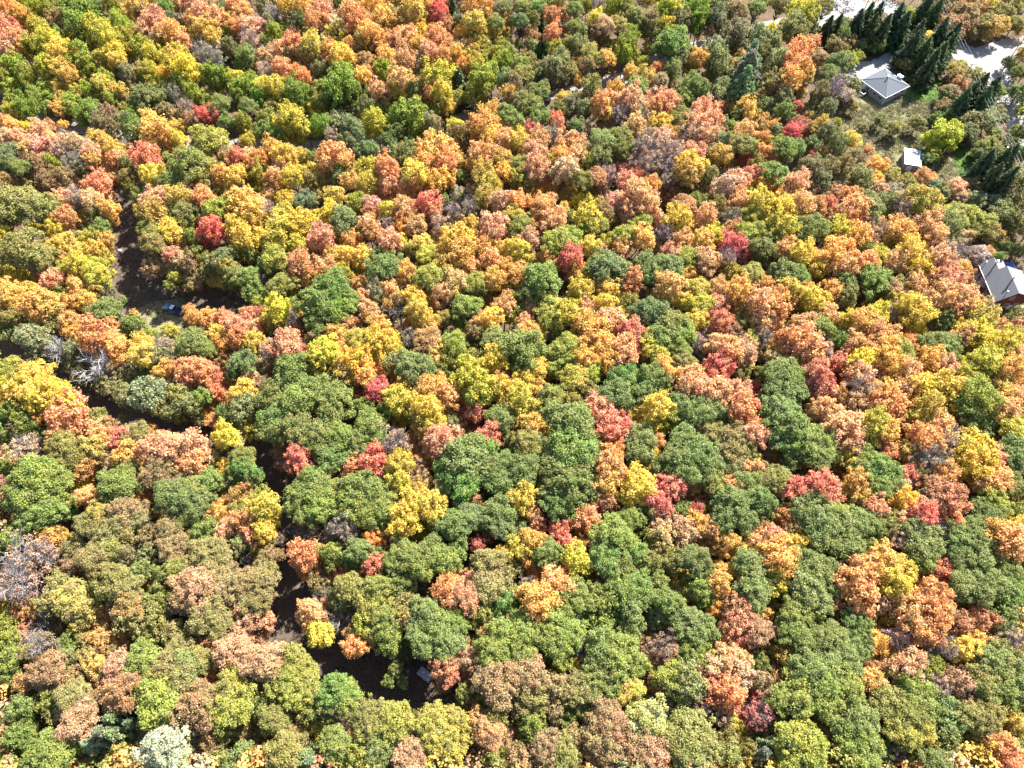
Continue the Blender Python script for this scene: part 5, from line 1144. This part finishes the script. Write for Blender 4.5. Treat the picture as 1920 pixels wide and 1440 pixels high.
bmesh.ops.create_grid(bm, x_segments=14, y_segments=14, size=1.0)
rt = random.Random(4)
for v in bm.verts:
    x, y = v.co.x, v.co.y
    e = max(abs(x), abs(y))
    v.co.z = 1.5 * (1 - e ** 5) + rt.uniform(-0.06, 0.06) * (1 - e) + 0.03
    v.co.x *= 2.0 + rt.uniform(-0.05, 0.05); v.co.y *= 1.5 + rt.uniform(-0.05, 0.05)
from_bm('tarp_cover', bm, M['tarp'], TP, smooth=True)
part_box('log_pile', (0, 0, 0.6), (3.3, 2.4, 1.2), M['bark'], TP, bevel=0.1)

# --- shed
SH = empty('metal_roof_shed', (129.6, 178.2, 0), R(-13)); tag(SH, 'small shed with pale ribbed metal roof beside the meadow', 'shed')
part_box('wall', (0, 0, 1.3), (4.6, 6.4, 2.6), M['siding'], SH)
def zr(y): return 2.72 + (y + 3.5) * 0.075
for i in range(7):
    y0 = -3.5 + i; y1 = y0 + 0.985
    slab('roof_panel', [(-2.6, y0, zr(y0)), (2.6, y0, zr(y0)), (2.6, y1, zr(y1)), (-2.6, y1, zr(y1))], 0.06, M['roofmetal'], SH)
    part_box('seam', (0, y0 + 0.02, zr(y0) + 0.025), (5.2, 0.05, 0.08), M['roofmetal'], SH)
dr = part_box('door', (-0.6, -3.22, 1.0), (1.6, 0.06, 2.0), M['white'], SH)
part_box('handle', (0.05, -3.27, 1.0), (0.05, 0.05, 0.16), M['metal'], dr)
window(SH, (1.4, -3.2, 1.5), 0.8, 0.7, 'y', -1)

# ------------------------------------------------------------------ pickup truck
TK = empty('pickup_truck', (-96.35, 119.35, 0.08), math.atan2(2.24, -5.84))
tag(TK, 'blue crew cab pickup truck parked in the grassy clearing', 'pickup truck')
def prism(name, prof, hw, mat, parent, top_in=0.0, zref=None):
    """side profile (x, z) extruded across the truck; upper points drawn in by top_in"""
    bm = bmesh.new()
    L_, Rr = [], []
    for x, z, k in prof:
        w_ = hw - k * top_in
        L_.append(bm.verts.new((x, w_, z))); Rr.append(bm.verts.new((x, -w_, z)))
    bm.faces.new(L_); bm.faces.new(list(reversed(Rr)))
    n = len(prof)
    for i in range(n): bm.faces.new((L_[i], L_[(i + 1) % n], Rr[(i + 1) % n], Rr[i]))
    bmesh.ops.bevel(bm, geom=list(bm.edges), offset=0.04, segments=2, profile=0.5, affect='EDGES')
    return from_bm(name, bm, mat, parent, smooth=False)
prism('body', [(2.86, 0.45, 0), (2.92, 0.85, 0), (2.80, 1.10, 0), (1.25, 1.20, 0), (-0.95, 1.20, 0), (-0.95, 0.42, 0)], 0.97, M['paint'], TK)
part_box('hood', (2.02, 0, 1.20), (1.45, 1.62, 0.06), M['paint'], TK, bevel=0.025, ry=R(3.5))
prism('cab', [(1.25, 1.16, 0), (0.55, 1.84, 1), (-0.62, 1.86, 1), (-0.93, 1.16, 0)], 0.93, M['paint'], TK, top_in=0.17)
part_box('roof_panel', (-0.04, 0, 1.875), (1.12, 1.42, 0.03), M['white'], TK, bevel=0.012)  # white sheet paints the bright sky reflection on the cab roof
def pane(name, pts, parent):
    bm = bmesh.new(); poly(bm, pts)
    r = bmesh.ops.solidify(bm, geom=list(bm.faces), thickness=0.012)
    return from_bm(name, bm, M['glass'], parent)
pane('windshield', [(1.22, 0.80, 1.235), (1.22, -0.80, 1.235), (0.64, -0.68, 1.80), (0.64, 0.68, 1.80)], TK)
pane('rear_window', [(-0.945, -0.74, 1.25), (-0.945, 0.74, 1.25), (-0.70, 0.66, 1.76), (-0.70, -0.66, 1.76)], TK)
for s in (1, -1):
    pane('side_window', [(1.0, s * 0.925, 1.26), (0.22, s * 0.925, 1.26), (0.22, s * 0.805, 1.76), (0.60, s * 0.805, 1.76)], TK)
    pane('side_window', [(0.14, s * 0.925, 1.26), (-0.80, s * 0.925, 1.26), (-0.64, s * 0.805, 1.76), (0.14, s * 0.805, 1.76)], TK)
    for x in (0.70, -0.30):
        d_ = part_box('door', (x - 0.02, s * 0.975, 0.84), (0.92, 0.012, 0.62), M['paint'], TK)
        part_box('handle', (x - 0.32, s * 0.993, 1.02), (0.16, 0.025, 0.04), M['chrome'], d_)
    mr_ = part_box('mirror', (1.02, s * 1.08, 1.30), (0.12, 0.20, 0.16), M['dark'], TK, bevel=0.02)
    part_box('headlight', (2.86, s * 0.76, 0.93), (0.12, 0.34, 0.22), M['lampwhite'], TK, bevel=0.02)
    part_box('tail_light', (-2.86, s * 0.87, 0.98), (0.06, 0.14, 0.36), M['lampred'], TK)
    part_box('bed_side', (-1.92, s * 0.90, 0.83), (1.88, 0.14, 0.74), M['paint'], TK, bevel=0.03)
    part_box('bed_rail', (-1.92, s * 0.90, 1.215), (1.86, 0.16, 0.03), M['dark'], TK)
    part_box('running_board', (0.15, s * 1.0, 0.40), (1.9, 0.14, 0.06), M['chrome'], TK)
    for x in (1.95, -1.85):
        wh = empty('wheel', (x, s * 0.86, 0.39)); wh.parent = TK
        bm = bmesh.new(); cyl(bm, (0, -0.13, 0), (0, 0.13, 0), 0.39, n=24); from_bm('tyre', bm, M['tyre'], wh)
        bm = bmesh.new(); cyl(bm, (0, s * 0.12, 0), (0, s * 0.142, 0), 0.25, 0.23, n=16); from_bm('rim', bm, M['chrome'], wh)
        part_box('wheel_arch', (x, s * 0.982, 0.80), (1.02, 0.02, 0.10), M['dark'], TK, bevel=0.008)
part_box('bed_floor', (-1.92, 0, 0.62), (1.9, 1.66, 0.06), M['dark'], TK)
part_box('bed_front', (-0.99, 0, 0.90), (0.06, 1.70, 0.56), M['paint'], TK)
part_box('tailgate', (-2.85, 0, 0.88), (0.08, 1.62, 0.60), M['paint'], TK, bevel=0.02)
part_box('rear_bumper', (-2.98, 0, 0.52), (0.16, 1.86, 0.20), M['chrome'], TK, bevel=0.03)
part_box('front_bumper', (2.95, 0, 0.55), (0.16, 1.90, 0.24), M['chrome'], TK, bevel=0.03)
part_box('grille', (2.90, 0, 0.88), (0.06, 1.10, 0.30), M['dark'], TK)

# ------------------------------------------------------------------ trailer in the glade
TL = empty('box_trailer', (-18.7, 22.25, 0.04), math.atan2(-1.8, 2.5))
tag(TL, 'small grey box trailer standing in the shaded glade', 'trailer')
bm = bmesh.new(); box(bm, (0, 0, 1.25), (3.2, 1.86, 1.5), bevel=0.12); from_bm('shell', bm, M['greybox'], TL)
part_box('chassis', (0.1, 0, 0.44), (3.3, 1.5, 0.12), M['dark'], TL)
part_box('roof_vent', (-0.35, 0.1, 2.05), (0.42, 0.42, 0.12), M['white'], TL, bevel=0.03)
part_box('roof_strip', (0.9, 0.35, 2.03), (0.5, 0.3, 0.06), M['metal'], TL)
part_box('roof_strip', (1.15, -0.4, 2.03), (0.3, 0.3, 0.06), M['white'], TL)
part_box('drawbar', (-2.1, 0, 0.44), (1.1, 0.1, 0.1), M['dark'], TL)
part_box('door', (0.5, -0.94, 1.2), (0.7, 0.03, 1.25), M['white'], TL)
for s in (1, -1):
    part_box('window', (-0.6, s * 0.935, 1.45), (0.8, 0.03, 0.4), M['glass'], TL)
    wh = empty('wheel', (0.25, s * 0.93, 0.33)); wh.parent = TL
    bm = bmesh.new(); cyl(bm, (0, -0.1, 0), (0, 0.1, 0), 0.33, n=20); from_bm('tyre', bm, M['tyre'], wh)
    bm = bmesh.new(); cyl(bm, (0, s * 0.09, 0), (0, s * 0.112, 0), 0.19, n=14); from_bm('rim', bm, M['metal'], wh)
    part_box('mudguard', (0.25, s * 0.97, 0.72), (0.9, 0.24, 0.05), M['dark'], TL, bevel=0.01)

# ------------------------------------------------------------------ poles and wires
def pole_at(p, h, label):
    r_ = empty('utility_pole', (p.x, p.y, 0)); tag(r_, label, 'utility pole', 'utility poles along the yard road')
    bm = bmesh.new(); cyl(bm, (0, 0, -0.3), (0, 0, h), 0.17, 0.11, 12); from_bm('pole', bm, M['pole'], r_)
    a_ = part_box('crossarm', (0.35, -0.17, h - 0.35), (2.5, 0.11, 0.13), M['pole'], r_)
    for x in (-0.8, 0.25, 1.45):
        bm = bmesh.new(); cyl(bm, (x, -0.17, h - 0.29), (x, -0.17, h - 0.06), 0.06, 0.04, 8); from_bm('insulator', bm, M['white'], a_)
    for x in (-0.25, 0.6):
        bm = bmesh.new(); cyl(bm, (x, -0.20, h - 0.40), (0.0 if x < 0 else 0.05, -0.15, h - 1.0), 0.02, 0.02, 6); from_bm('brace', bm, M['metal'], a_)
    return r_
p1 = at(1824, 119, 12.5); p2 = at(1896, 270, 11.0); p0 = at(1735, -70, 12.0); p3 = p2 + (p2 - p1) * 1.0
PL = [(p0, 12.0, None), (p1, 12.5, 'wooden utility pole with crossarm at the bright road bend'),
      (p2, 11.0, 'wooden utility pole with crossarm beside the lawn patch'), (p3, 11.0, None)]
for (p, h, lb) in PL:
    r_ = pole_at(p, h, lb or ('wooden utility pole further along the road ' + ('beyond the spruces' if p is p0 else 'past the lawn patch')))
bm = bmesh.new(); cyl(bm, (-0.32, -0.1, 9.0), (-0.32, -0.1, 9.9), 0.22, n=14)
tr_ = from_bm('transformer', bm, M['metal'], [o for o in COL.objects if o.name.startswith('utility_pole')][2])
for k, (xo, nmw) in enumerate(((-0.8, 'outer wire on the house side'), (0.25, 'middle wire'), (1.45, 'outer wire on the road side'))):
    for (pa, ha, _), (pb, hb, _) , sp in zip(PL[:-1], PL[1:], ('spruces', 'road bend', 'lawn patch')):
        a = Vector((pa.x + xo, pa.y - 0.17, ha - 0.06)); b = Vector((pb.x + xo, pb.y - 0.17, hb - 0.06))
        n = 16
        path = []
        for i in range(n + 1):
            t = i / n
            q = a.lerp(b, t); q.z -= 4 * 0.7 * t * (1 - t)
            path.append(tuple(q))
        v, f = tube_np(path, [0.018] * (n + 1), 5)
        tag(link('power_line', mesh_np('power_line', v, f, None, M['wire'])), 'thin grey power line, ' + nmw + ', strung past the ' + sp, 'wire', 'power lines between the utility poles')

# ------------------------------------------------------------------ guide rail on the gravel road, log, stones
ga, gb = at(1136, 155, 0.5), at(1182, 141, 0.5)
GR = empty('guide_rail', (ga.x, ga.y, 0)); tag(GR, 'two-rail metal guide rail on short posts beside the gravel road', 'guide rail')
dv = Vector((gb.x - ga.x, gb.y - ga.y, 0))
for k in range(5): 
    p = dv * (k / 4)
    part_box('post', (p.x, p.y, 0.45), (0.16, 0.16, 0.9), M['pole'], GR)
for z in (0.5, 0.85):
    bm = bmesh.new(); cyl(bm, (-0.2 * dv.x / dv.length, -0.2 * dv.y / dv.length, z), dv + Vector((0, 0, z)), 0.07, n=8); from_bm('rail', bm, M['metal'], GR)

la, lb = at(446, 802, 0.3), at(470, 804, 0.3)
v, f = tube_np([(la.x, la.y, 0.22), ((la.x + lb.x) / 2, (la.y + lb.y) / 2 + 0.08, 0.22), (lb.x, lb.y, 0.17)], [0.21, 0.18, 0.12], 9)
tag(link('fallen_log', mesh_np('fallen_log', v, f, None, M['birch'])), 'fallen white birch log lying beside the shaded dirt track', 'log')

def rock(px, py, r, label, seed):
    rg = random.Random(seed)
    p = at(px, py)
    bm = bmesh.new(); bmesh.ops.create_icosphere(bm, subdivisions=2, radius=r)
    for v in bm.verts:
        v.co *= rg.uniform(0.82, 1.12); v.co.z *= 0.72
    o = from_bm('boulder', bm, M['stone']); o.location = (p.x, p.y, r * 0.45); o.rotation_euler = (0, 0, rg.uniform(0, 6))
    tag(o, label, 'boulder')
rock(1874, 138, 0.75, 'pale boulder at the edge of the bright road bend', 1)
rock(226, 471, 0.55, 'white boulder beside the dirt strip above the truck', 2)
rock(352, 611, 0.4, 'small pale boulder below the pickup truck', 3)
